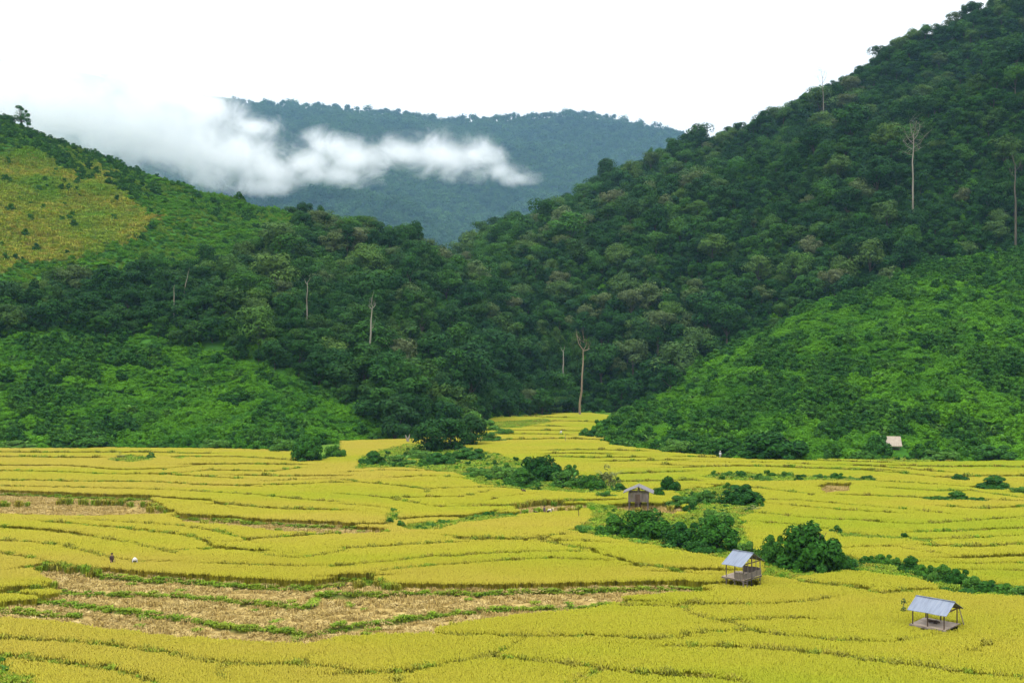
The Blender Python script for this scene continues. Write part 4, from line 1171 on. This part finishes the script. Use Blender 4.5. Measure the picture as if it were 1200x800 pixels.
# hut with low walls on stilts
x2, y2 = (871 - CX) * 92.5 / F, 92.5
HUTS.append((x2, y2, 2.2))
e = empty('stilt_hut', (x2, y2, gz1(x2, y2) + .15), R(-44), (.78, 1.18, 1)); tag(e, 'stilted hut with a zinc gable roof and low plank walls beside the biggest bush', 'hut')
gable_roof(e, 2.75, 1.72, 1.0, 3.42, M['zinc'], .011)
slope2 = lambda y: 3.42 - 1.0 * abs(y) / 1.72 - .08
posts(e, (-1.15, 0, 1.15), (-1.25, 1.25), -.4, slope2, .055, M['oldwood'])
posts(e, (1.16,), (-.6, 0, .6), 1.1, slope2, .04, M['oldwood'])
planks(-1.7, 1.3, -1.35, 1.35, 1.16, 10).build('deck', M['deck'], e)
fr = MB()
for yy in (-1.33, 0, 1.33): fr.box((-.2, yy, 1.07), (3.0, .08, .1))
for xx in (-1.15, 0, 1.15): fr.box((xx, 0, .98), (.08, 2.9, .09))
fr.build('deck_frame', M['oldwood'], e)
w_ = MB(); 
for i in range(15): w_.box((1.27, -1.2 + i * .172, 1.42 + random.uniform(-.05, .05)), (.03, .15, .54))
w_.build('side_wall', M['oldwood'], e)
w_ = MB()
for i in range(8): w_.box((.15 + i * .135, -1.33, 1.44 + random.uniform(-.03, .03)), (.12, .03, .58))
w_.build('front_wall', M['oldwood'], e)
w_ = MB()
for i in range(14): w_.box((-1.1 + i * .17, 1.33, 1.48 + random.uniform(-.03, .03)), (.155, .03, .62))
w_.build('rear_wall', M['oldwood'], e)
MB().box((-.75, .2, 1.36), (1.1, .5, .05)).box((-1.2, .2, 1.26), (.06, .45, .18)).box((-.3, .2, 1.26), (.06, .45, .18)).build('bench', M['deck'], e)
fr = MB()
for yy in (-1.25, 1.25): fr.box((0, yy, 2.56), (2.6, .07, .08))
for xx in (-1.15, 1.15): fr.box((xx, 0, 2.5), (.07, 2.5, .08)); fr.tube([(xx, 0, 2.5), (xx, 0, 3.32)], [.04, .04])
for xx in (-1.3, -.5, .5, 1.3):
    for sd in (-1, 1): fr.tube([(xx, 0, 3.35), (xx, sd * 1.65, 2.4)], [.025, .025], 5)
fr.build('rafters', M['darkwood'], e)
ld = MB(); ld.tube([(1.55, -1.75, 0), (1.3, -1.45, 1.2)], [.03, .03]); ld.tube([(1.85, -1.5, 0), (1.62, -1.2, 1.2)], [.03, .03])
for t in (.25, .5, .75): ld.tube([(1.55 - .25 * t, -1.75 + .3 * t, 1.2 * t), (1.85 - .23 * t, -1.5 + .3 * t, 1.2 * t)], [.02, .02])
ld.build('ladder', M['oldwood'], e)

# gabled hut farther back
x3, y3 = (748.5 - CX) * 142 / F, 142.0
HUTS.append((x3, y3, 2.6))
e = empty('gabled_hut', (x3, y3, gz1(x3, y3) + .42), R(-100)); tag(e, 'small grey gabled hut on stilts facing us in the middle hedge', 'hut')
gable_roof(e, 3.4, 2.12, .92, 3.12, M['greythatch'], 0, thick=.09)
slope3 = lambda y: 3.12 - .92 * abs(y) / 2.12 - .1
posts(e, (-1.3, 0, 1.3), (-1.3, 0, 1.3), -.9, slope3, .075, M['oldwood'])
planks(-1.4, 1.4, -1.4, 1.4, 1.0, 9).build('deck', M['oldwood'], e)
for nm, xx in (('gable_wall', 1.38), ('rear_wall', -1.38)):
    w_ = MB()
    for i in range(18): w_.box((xx, -1.34 + i * .158, 1.62 + random.uniform(-.03, .03)), (.03, .145, 1.15))
    w_.build(nm, M['oldwood'], e)
for yy in (-1.38, 1.38):
    w_ = MB()
    for i in range(18): w_.box((-1.3 + i * .153, yy, 1.6 + random.uniform(-.03, .03)), (.14, .03, 1.1))
    w_.build('side_wall', M['oldwood'], e)
MB().box((1.42, -.1, 1.35), (.05, .7, 1.3)).build('door', M['darkwood'], e)
fr = MB()
for yy in (-1.3, 1.3): fr.box((0, yy, 2.38), (3.0, .08, .09))
for xx in (-1.3, 1.3): fr.box((xx, 0, 2.34), (.08, 2.7, .1))
fr.box((1.4, 0, .98), (.09, 2.9, .12)); fr.build('beams', M['oldwood'], e)
lw = MB()
for i in range(6): lw.box((.9, -.45 + i * .15, .3), (.03, .14, 1.3))
lw.build('under_floor_panel', M['darkwood'], e)

# thatched hut on the slope foot
q = np.array([(1042.5 - CX) * 214 / F, 214.0, .25])
e = empty('thatched_hut', tuple(q), R(-12)); tag(e, 'small hut with a pale thatched roof half hidden by dark bushes under the right slope', 'hut')
gable_roof(e, 4.4, 2.3, 1.9, 4.6, M['thatch'], 0, thick=.16)
slope4 = lambda y: 4.6 - 1.9 * abs(y) / 2.3 - .15
posts(e, (-1.7, 0, 1.7), (-1.4, 1.4), -1.6, slope4, .09, M['greywood'])
planks(-1.9, 1.9, -1.6, 1.6, 1.3, 9).build('deck', M['greywood'], e)
for yy in (-1.45, 1.45):
    w_ = MB()
    for i in range(10): w_.box((-1.5 + i * .33, yy, 1.75), (.3, .03, .85))
    w_.build('side_wall', M['darkwood'], e)
HUTS.append((q[0], q[1], 2.6))

# leaning poles by the shelter
x_, y_ = gp(1135, 744)
e = MB().tube([(0, 0, -.3), (-.35, .1, .9), (-.62, .2, 2.0)], [.05, .045, .035], 6).build('leaning_pole', M['greywood'], None, (x_, y_, gz1(x_, y_)))
tag(e, 'slim wooden pole leaning beside the open shelter on its right', 'pole')
x_, y_ = gp(1059, 726)
e = empty('withered_plant', (x_, y_, gz1(x_, y_))); tag(e, 'withered upright plant standing left of the open shelter', 'plant')
MB().tube([(0, 0, -.2), (.03, 0, .8), (0, 0, 1.9)], [.04, .03, .015], 5).build('stem', M['greywood'], e)
Vv, Fq = lobes_leaves([(0, 0, 1.55, .2, .2, .3), (-.05, 0, .9, .22, .2, .35), (-.16, 0, .45, .2, .2, .2)], 40, .16); link('leaves', mesh_np('leaves', Vv, Fq, [M['forest_olive']]), e)
# posts in the far paddies
x_, y_ = gp(662, 521)
tag(MB().tube([(0, 0, -.2), (.25, 0, 2.6)], [.05, .04], 6).build('field_stake', M['palebark'], None, (x_, y_, 0)), 'thin pale stake leaning in the narrow far paddies', 'stake')
x_, y_ = gp(678, 612)
tag(MB().tube([(0, 0, -.2), (0, 0, 1.7)], [.04, .035], 6).build('field_stake', M['darkwood'], None, (x_, y_, gz1(x_, y_))), 'dark stake at the field corner right of the harvesters', 'stake')


# ------------------------------------------------------------------ people
def clothes(name, legs, top, skin=(.28, .16, .10), band=(.86, 1.42)):
    m, nt = newmat(name)
    tc = N(nt, 'ShaderNodeAttribute', attribute_name='cloth')
    rp = ramp(nt, [(0, legs), (.4, top), (.8, skin)]); rp.color_ramp.interpolation = 'CONSTANT'
    nt.links.new(tc.outputs['Fac'], rp.inputs[0])
    p = N(nt, 'ShaderNodeBsdfPrincipled'); p.inputs['Roughness'].default_value = .9
    nt.links.new(rp.outputs[0], p.inputs['Base Color']); out = N(nt, 'ShaderNodeOutputMaterial'); nt.links.new(p.outputs[0], out.inputs[0])
    return m


def person_mesh(pose, mat):
    """skinned skeleton turned into one continuous mesh; the 'cloth' value marks trousers, shirt and skin"""
    if pose == 'stand':
        J = {'pelvis': (0, 0, .92), 'waist': (0, 0, 1.08), 'chest': (0, -.01, 1.30), 'neck': (0, 0, 1.46), 'head': (0, -.02, 1.56), 'crown': (0, -.01, 1.68),
             'sl': (.18, 0, 1.38), 'el': (.24, .02, 1.10), 'wl': (.22, -.14, .90), 'hl': (.21, -.2, .82), 'sr': (-.18, 0, 1.38), 'er': (-.25, .02, 1.10), 'wr': (-.22, -.12, .88), 'hr': (-.21, -.17, .80),
             'tl': (.10, 0, .86), 'kl': (.11, -.04, .48), 'al': (.11, .02, .08), 'fl': (.12, -.16, .03), 'tr': (-.10, 0, .86), 'kr': (-.11, .0, .48), 'ar': (-.12, .06, .08), 'fr': (-.13, -.12, .03)}
    else:
        J = {'pelvis': (0, .12, .86), 'waist': (0, .02, .98), 'chest': (0, -.22, 1.10), 'neck': (0, -.40, 1.12), 'head': (0, -.49, 1.10), 'crown': (0, -.60, 1.13),
             'sl': (.18, -.30, 1.08), 'el': (.22, -.36, .80), 'wl': (.15, -.48, .58), 'hl': (.12, -.52, .50), 'sr': (-.18, -.30, 1.08), 'er': (-.22, -.38, .80), 'wr': (-.14, -.52, .60), 'hr': (-.11, -.58, .52),
             'tl': (.11, .11, .80), 'kl': (.14, -.06, .46), 'al': (.13, .06, .08), 'fl': (.14, -.12, .03), 'tr': (-.11, .11, .80), 'kr': (-.14, -.02, .46), 'ar': (-.14, .12, .08), 'fr': (-.15, -.06, .03)}
    rad = {'pelvis': .15, 'waist': .13, 'chest': .15, 'neck': .055, 'head': .095, 'crown': .07, 's': .07, 'e': .048, 'w': .034, 'h': .04, 't': .09, 'k': .065, 'a': .045, 'f': .04}
    names = list(J)
    ed = [('pelvis', 'waist'), ('waist', 'chest'), ('chest', 'neck'), ('neck', 'head'), ('head', 'crown')]
    for s in 'lr': ed += [('chest', 's' + s), ('s' + s, 'e' + s), ('e' + s, 'w' + s), ('w' + s, 'h' + s), ('pelvis', 't' + s), ('t' + s, 'k' + s), ('k' + s, 'a' + s), ('a' + s, 'f' + s)]
    V = [J[n_] for n_ in names]; E = [(names.index(a), names.index(b_)) for a, b_ in ed]; Rr = [rad.get(n_, rad.get(n_[0])) for n_ in names]
    # fingers
    for s in 'lr':
        w0 = Vector(J['w' + s]); h0 = Vector(J['h' + s]); d = (h0 - w0).normalized(); sd = d.orthogonal().normalized()
        for k in range(5):
            off = (k - 2) * .018; st = h0 + sd * off * .8; ln = (.05, .075, .085, .08, .06)[k]
            t_ = d if k else (d + sd * -1.0).normalized()
            i0 = len(V); V += [tuple(st + t_ * ln * .5 + sd * off), tuple(st + t_ * ln + sd * off + Vector((0, -.01, 0)))]; Rr += [.010, .008]
            E += [(names.index('h' + s), i0), (i0, i0 + 1)]
    bm = bmesh.new(); lay = bm.verts.layers.skin.verify()
    vs = [bm.verts.new(v) for v in V]
    for v, r_ in zip(vs, Rr): v[lay].radius = (r_, r_)
    vs[0][lay].use_root = True
    for a_, b_ in E: bm.edges.new((vs[a_], vs[b_]))
    me = bpy.data.meshes.new('person'); bm.to_mesh(me); bm.free()
    o = bpy.data.objects.new('person', me); COL.objects.link(o)
    o.modifiers.new('skin', 'SKIN'); sb = o.modifiers.new('sub', 'SUBSURF'); sb.levels = 1; sb.render_levels = 1
    dg = bpy.context.evaluated_depsgraph_get(); ev = o.evaluated_get(dg); res = bpy.data.meshes.new_from_object(ev)
    bpy.data.objects.remove(o)
    # regions by the nearest joint
    Jn = np.array([J[n_] for n_ in names]); reg = np.array([1.0 if n_[0] in 'hw' and n_ != 'waist' or n_ in ('neck', 'head', 'crown') else (.0 if n_[0] in 'tkaf' or n_ == 'pelvis' else .5) for n_ in names])
    co = np.zeros(len(res.vertices) * 3); res.vertices.foreach_get('co', co); co = co.reshape(-1, 3)
    val = reg[np.argmin(((co[:, None] - Jn[None]) ** 2).sum(-1), axis=1)]
    a = res.attributes.new('cloth', 'FLOAT', 'POINT'); a.data.foreach_set('value', val.astype(np.float32))
    res.materials.clear(); res.materials.append(mat)
    res.polygons.foreach_set('use_smooth', np.ones(len(res.polygons), bool))
    return res, Vector(J['head']), Vector(J['crown'])


M['hat'] = surf('straw_hat', (.55, .47, .30), (.72, .64, .45), 9)
M['whitehat'] = surf('white_cloth', (.55, .53, .50), (.68, .66, .63), 5)
M['hair'] = surf('black_hair', (.012, .010, .009), (.03, .025, .02), 12)


def person(px, base, pose, legs, top, hat, rz, label, hgt=1.0, lift=0.0):
    x, y = gp(px, base); z = gz1(x, y)
    me, hd, cr = person_mesh(pose, clothes('clothes_%d_%d' % (px, base), legs, top))
    e = link('person', me, None, (x, y, z + .1 + lift)); e.rotation_euler.z = rz; e.scale = (hgt,) * 3
    tag(e, label, 'person')
    ax = (cr - hd).normalized()
    def along(t): return tuple(hd + ax * t)
    MB().tube([along(.03), along(.08), along(.14), along(.165)], [.104, .108, .085, .03], 12).build('hair', M['hair'], e)
    MB().tube([tuple(hd + Vector((0, -.085, .0)) + Vector((0, 0, -.01))), tuple(hd + Vector((0, -.125, -.02)))], [.022, .012], 6).build('nose', M['skin'], e)
    if hat:
        V = MB(); V.tube([along(.10), along(.105), along(.11), along(.18), along(.21)], [.0, .19, .19, .10, .05], 16); V.build('hat', M[hat], e)
    return e


M['skin'] = surf('skin', (.25, .14, .09), (.30, .17, .11), 4)
person(131, 669, 'stand', (.035, .022, .02), (.06, .03, .025), None, R(70), 'person in dark brown clothes standing on the bund above the stubble', 1.0)
person(158, 667, 'bend', (.05, .05, .06), (.5, .5, .5), 'whitehat', R(20), 'person in a white hat bent down inside the rice near the standing one')
person(638, 607.5, 'stand', (.04, .035, .045), (.10, .07, .08), None, R(60), 'person in dark clothes standing with the harvesters on the pale cut plot', 1.0)
person(642.5, 607, 'bend', (.10, .07, .05), (.55, .50, .42), 'hat', R(80), 'person in a pale shirt bending beside the dark-clothed harvester', 1.05)
person(630, 608, 'bend', (.03, .03, .03), (.05, .04, .035), None, R(-60), 'person in dark clothes bent low left of the other harvesters', .85)
person(615, 583, 'bend', (.03, .025, .025), (.06, .04, .04), None, R(-70), 'person in dark clothes stooping in the rice in front of the middle hedge', 1.0)
person(657, 511, 'bend', (.30, .28, .28), (.72, .70, .68), 'whitehat', R(10), 'person in white on the left of a pair in the narrow far paddies', 1.15)
person(684.5, 511, 'bend', (.30, .28, .28), (.62, .58, .58), 'whitehat', R(-20), 'person in pale clothes on the right of a pair in the narrow far paddies', 1.1)
person(844, 538, 'stand', (.4, .4, .42), (.66, .66, .68), 'whitehat', R(10), 'person in white at the right field edge, left of two', .95)
person(882, 540, 'stand', (.3, .32, .36), (.70, .72, .76), 'whitehat', R(-10), 'person in white at the right field edge, right of two', 1.0)

# ------------------------------------------------------------------ rice, straw, grass
def clear_of(x, y, pad=0.0):
    ok = np.ones(len(x), bool)
    for sx, sy, rx, ry in SHRUB_XY: ok &= ((x - sx) / (rx + pad)) ** 2 + ((y - sy) / (ry + pad)) ** 2 > 1
    for hx, hy, r_ in HUTS: ok &= (x - hx) ** 2 + (y - hy) ** 2 > (r_ * .8) ** 2
    return ok


def grid_pts(y0, y1, step, m=1.12):
    n_ = int((y1 - y0) / step); out = []
    for i in range(n_):
        yy = y0 + (i + .5) * step; hwid = yy * 600 / F * m + 22
        xs = np.arange(-hwid, hwid, step); out.append(np.stack([xs, np.full(len(xs), yy)], 1))
    P = np.concatenate(out); return P + rng.uniform(-.5, .5, P.shape) * step


RICE = [blades_mesh('rice_tuft', .36, .92, 64, .034, 'rice', droop=.34, hvar=.09) for _ in range(4)] + [blades_mesh('rice_tuft', .5, .92, 80, .05, 'rice', droop=.38, hvar=.09) for _ in range(3)] + [blades_mesh('rice_tuft', .75, .95, 100, .08, 'rice', droop=.4, hvar=.09) for _ in range(3)]
bands = [(44, 105, .43, 0, 4, .36), (105, 160, .60, 4, 7, .5), (160, 410, .9, 7, 10, .7)]
PP, II, SS = [], [], []
for y0, y1, st, i0, i1, rad in bands:
    Q = grid_pts(y0, y1, st); x, y = Q[:, 0], Q[:, 1]
    k = inpoly(x, y, W_FIELD) & ~multi_in(x, y, W_ST) & ~multi_in(x, y, W_GR); x, y = x[k], y[k]
    dm, gr, stp = bund_field(x, y)
    k = (dm > rad * .66) & clear_of(x, y, -.1); x, y, stp = x[k], y[k], stp[k]
    PP.append(np.stack([x, y, ground_z(x, y, stp)], 1)); II.append(rng.integers(i0, i1, len(x)))
    hs = .96 + .06 * rng.random(len(x)) + .14 * vnoise(x, y, 9, 15)
    SS.append(np.stack([np.ones(len(x)), np.ones(len(x)), np.clip(hs, .62, 1.2)], 1))
P_ = np.concatenate(PP); n = len(P_); print('rice tufts', n)
scatter('rice', RICE, P_, rng.random(n) * 6.28, np.concatenate(SS), np.concatenate(II), 'ripe golden yellow rice filling the paddy plots', 'rice')

GT = [blades_mesh('grass_tuft', .34, .42, 46, .05, 'grass', ear=False) for _ in range(2)] + [blades_mesh('grass_tuft', .34, .45, 40, .05, 'drygrass', ear=False) for _ in range(2)] + [mound_mesh('weed', .9, .5, 5, 26, .16, 'grass', 71)]
PP, II, SS = [], [], []
for y0, y1, st in ((44, 110, .34), (110, 170, .5), (170, 400, .8)):
    Q = grid_pts(y0, y1, st); x, y = Q[:, 0], Q[:, 1]
    dm, gr, stp = bund_field(x, y); ing = multi_in(x, y, W_GR); fld = inpoly(x, y, W_FIELD); ins = multi_in(x, y, W_ST)
    onb = (dm < .06) & fld
    u = rng.random(len(x))
    k = (ing | (onb & (u < .8 + .2 * gr)) | (ins & (u < .006))) & clear_of(x, y, -.2)
    x, y, stp, gr, u, ing, ins = x[k], y[k], stp[k], gr[k], u[k], ing[k], ins[k]
    v = rng.random(len(x))
    g_ = np.where(ing, .9, gr)
    ii = np.where(v < g_, np.where(ing, rng.choice([0, 1, 0, 1, 4], len(x)), rng.integers(0, 2, len(x))), rng.integers(2, 4, len(x)))
    PP.append(np.stack([x, y, ground_z(x, y, stp) + np.where(ing, 0, .12)], 1)); II.append(ii)
    s = (.8 + .5 * rng.random(len(x))) * (st / .34) ** .6; hz = s * np.where(ing, 1.25, np.where(gr > .6, .4, 1.35)) / (st / .34) ** .35
    SS.append(np.stack([s, s, hz], 1))
P_ = np.concatenate(PP); n = len(P_); print('grass tufts', n)
scatter('grass', GT, P_, rng.random(n) * 6.28, np.concatenate(SS), np.concatenate(II), 'green grass growing on the bunds and along the ditches', 'grass')

ST = [straw_mesh('straw_heap', .5, 46, 'straw', .34) for _ in range(3)] + [blades_mesh('stubble_tuft', .45, .24, 34, .03, 'straw', droop=.3, ear=False) for _ in range(2)]
Q = grid_pts(62, 260, .62); x, y = Q[:, 0], Q[:, 1]
k = multi_in(x, y, W_ST); x, y = x[k], y[k]; dm, gr, stp = bund_field(x, y)
dens = vnoise(x, y, 3.2, 61) + .7 * vnoise(x * .6, y * 1.6, 1.5, 62)
k = (dm > -.05) & (rng.random(len(x)) < np.clip(.75 + 1.2 * dens, .35, 1)); x, y, stp = x[k], y[k], stp[k]
n = len(x)
P_ = np.stack([x, y, ground_z(x, y, stp) + .06], 1)
scatter('straw', ST, P_, rng.random(n) * 6.28, .7 + .7 * rng.random(n), rng.integers(0, 5, n), 'cut straw and stubble strewn over the harvested plots', 'straw')

# ------------------------------------------------------------------ mist on the mountain
PUFFS = [(-120, 90, 150, 90, 120), (0, 112, 130, 76, 120), (90, 130, 120, 70, 120), (165, 150, 100, 60, 110), (225, 165, 80, 52, 100), (270, 182, 62, 42, 90), (318, 198, 46, 28, 70), (306, 220, 44, 15, 50),
         (352, 188, 44, 22, 60), (392, 172, 42, 20, 60), (420, 186, 50, 24, 70), (468, 182, 46, 22, 65), (520, 182, 52, 27, 75), (556, 184, 40, 25, 65), (584, 201, 34, 14, 45), (606, 210, 32, 9, 40), (400, 206, 60, 12, 50), (240, 130, 50, 32, 80), (180, 100, 90, 46, 100), (90, 60, 110, 50, 110), (300, 150, 40, 14, 50)]
MY = 2850.0
pf = [(((a - CX) * MY / F, MY, zat(b_, MY)), (rx * MY / F, dep * 2.0, ry * MY / F)) for a, b_, rx, ry, dep in PUFFS]


def mist_mat():
    m, nt = newmat('mist')
    geo = N(nt, 'ShaderNodeNewGeometry'); L = nt.links.new
    n1 = N(nt, 'ShaderNodeTexNoise'); n1.inputs['Scale'].default_value = .010; n1.inputs['Detail'].default_value = 7; n1.inputs['Roughness'].default_value = .72; n1.inputs['Distortion'].default_value = .6
    L(geo.outputs['Position'], n1.inputs['Vector'])
    acc = None
    for c, r_ in pf:
        s = N(nt, 'ShaderNodeVectorMath', operation='SUBTRACT'); s.inputs[1].default_value = c; L(geo.outputs['Position'], s.inputs[0])
        d = N(nt, 'ShaderNodeVectorMath', operation='DIVIDE'); d.inputs[1].default_value = r_; L(s.outputs[0], d.inputs[0])
        l = N(nt, 'ShaderNodeVectorMath', operation='LENGTH'); L(d.outputs[0], l.inputs[0])
        if acc is None: acc = l.outputs['Value']
        else:
            mn = N(nt, 'ShaderNodeMath', operation='SMOOTH_MIN'); mn.inputs[2].default_value = .25; L(acc, mn.inputs[0]); L(l.outputs['Value'], mn.inputs[1]); acc = mn.outputs[0]
    inv = N(nt, 'ShaderNodeMath', operation='SUBTRACT'); inv.inputs[0].default_value = .95; L(acc, inv.inputs[1])
    nm = N(nt, 'ShaderNodeMath', operation='MULTIPLY_ADD'); nm.inputs[1].default_value = 3.6; nm.inputs[2].default_value = -1.73; L(n1.outputs[0], nm.inputs[0])
    ad = N(nt, 'ShaderNodeMath', operation='ADD'); L(inv.outputs[0], ad.inputs[0]); L(nm.outputs[0], ad.inputs[1])
    mr = N(nt, 'ShaderNodeMapRange'); mr.inputs['From Min'].default_value = 0; mr.inputs['From Max'].default_value = 1.0; mr.inputs['To Max'].default_value = 1.0; L(ad.outputs[0], mr.inputs['Value'])
    v = N(nt, 'ShaderNodeVolumePrincipled'); v.inputs['Color'].default_value = (1, 1, 1, 1); v.inputs['Anisotropy'].default_value = .45
    pw = N(nt, 'ShaderNodeMath', operation='POWER'); pw.inputs[1].default_value = 1.7; L(mr.outputs[0], pw.inputs[0])
    sc_ = N(nt, 'ShaderNodeMath', operation='MULTIPLY'); sc_.inputs[1].default_value = .026; L(pw.outputs[0], sc_.inputs[0]); L(sc_.outputs[0], v.inputs['Density'])
    out = N(nt, 'ShaderNodeOutputMaterial'); L(v.outputs[0], out.inputs['Volume'])
    m.cycles.volume_step_rate = .35
    return m


bm = bmesh.new()
for c, r_ in pf:
    bmesh.ops.create_icosphere(bm, subdivisions=3, radius=1.0, matrix=Matrix.Translation(c) @ Matrix.Diagonal((r_[0] * 1.25, r_[1] * 1.25, r_[2] * 1.25, 1)))
me = bpy.data.meshes.new('mist'); bm.to_mesh(me); bm.free(); me.materials.append(mist_mat())
o = link('mist', me); md_ = o.modifiers.new('remesh', 'REMESH'); md_.mode = 'VOXEL'; md_.voxel_size = 18.0
tag(o, 'white bank of mist lying across the far mountain', 'mist', kind='stuff')

# haze: one closed box of even, thin air
m, nt = newmat('haze')
v = N(nt, 'ShaderNodeVolumePrincipled'); v.inputs['Color'].default_value = (.36, .64, 1.0, 1); v.inputs['Density'].default_value = .000072; v.inputs['Anisotropy'].default_value = 0.0
out = N(nt, 'ShaderNodeOutputMaterial'); nt.links.new(v.outputs[0], out.inputs['Volume'])
mb = MB().box((0, 2400, 579), (10400, 5600, 1162))
tag(mb.build('haze', m), 'thin blue haze filling the valley air', 'haze', kind='stuff')

# ------------------------------------------------------------------ light, sky, camera
SUN_EL, SUN_AZ = 58, 218     # azimuth measured clockwise from +Y: behind the camera to the left
w = bpy.data.worlds.new('World'); S.world = w; w.use_nodes = True; nt = w.node_tree; nt.nodes.clear()
sky = N(nt, 'ShaderNodeTexSky', sky_type='NISHITA'); sky.sun_disc = False; sky.sun_elevation = R(SUN_EL); sky.sun_rotation = R(SUN_AZ); sky.dust_density = 3; sky.air_density = 1
tc = N(nt, 'ShaderNodeTexCoord'); sx = N(nt, 'ShaderNodeSeparateXYZ'); nt.links.new(tc.outputs['Generated'], sx.inputs[0])
cl = ramp(nt, [(0.0, (.02, .02, .02)), (.02, (.93, .94, .95)), (.38, (.95, .96, .97)), (.55, (1.3, 1.31, 1.32)), (.8, (2.2, 2.21, 2.23)), (1.0, (2.8, 2.81, 2.84))]); nt.links.new(sx.outputs[2], cl.inputs[0])
sc10 = N(nt, 'ShaderNodeVectorMath', operation='SCALE'); sc10.inputs['Scale'].default_value = 14.5; nt.links.new(cl.outputs[0], sc10.inputs[0])
mx = N(nt, 'ShaderNodeMix', data_type='RGBA'); mx.inputs[0].default_value = .9
nt.links.new(sky.outputs[0], mx.inputs[6]); nt.links.new(sc10.outputs[0], mx.inputs[7])
bg = N(nt, 'ShaderNodeBackground'); bg.inputs[1].default_value = .1; nt.links.new(mx.outputs[2], bg.inputs[0])
out = N(nt, 'ShaderNodeOutputWorld'); nt.links.new(bg.outputs[0], out.inputs[0])

sun = bpy.data.lights.new('sun', 'SUN'); sun.energy = 1.5; sun.angle = R(10); sun.color = (1, .95, .86)
so = bpy.data.objects.new('sun', sun); COL.objects.link(so)
az = R(SUN_AZ); d = Vector((math.sin(az) * math.cos(R(SUN_EL)), math.cos(az) * math.cos(R(SUN_EL)), math.sin(R(SUN_EL))))
so.rotation_euler = d.to_track_quat('Z', 'Y').to_euler(); so.location = d * 300

cam = bpy.data.cameras.new('camera'); co = bpy.data.objects.new('camera', cam); COL.objects.link(co); S.camera = co
co.location = (0, 0, H); co.rotation_euler = (R(90), 0, 0)
cam.sensor_width = 36; cam.lens = F / 1200 * 36; cam.shift_y = 20 / 1200; cam.clip_end = 30000; cam.clip_start = .5

S.view_settings.view_transform = 'Standard'; S.view_settings.look = 'None'; S.view_settings.exposure = .02; S.view_settings.gamma = 1
S.view_settings.use_curve_mapping = False
S.render.engine = 'CYCLES'
cy = S.cycles
cy.max_bounces = 14; cy.diffuse_bounces = 3; cy.glossy_bounces = 1; cy.transmission_bounces = 3; cy.volume_bounces = 12; cy.transparent_max_bounces = 8
cy.use_adaptive_sampling = True; cy.adaptive_threshold = .012
cy.caustics_reflective = False; cy.caustics_refractive = False
cy.volume_max_steps = 256
cy.use_denoising = True
try:
    cy.denoiser = 'OPENIMAGEDENOISE'; cy.denoising_input_passes = 'RGB_ALBEDO_NORMAL'; cy.denoising_prefilter = 'ACCURATE'
except Exception: pass
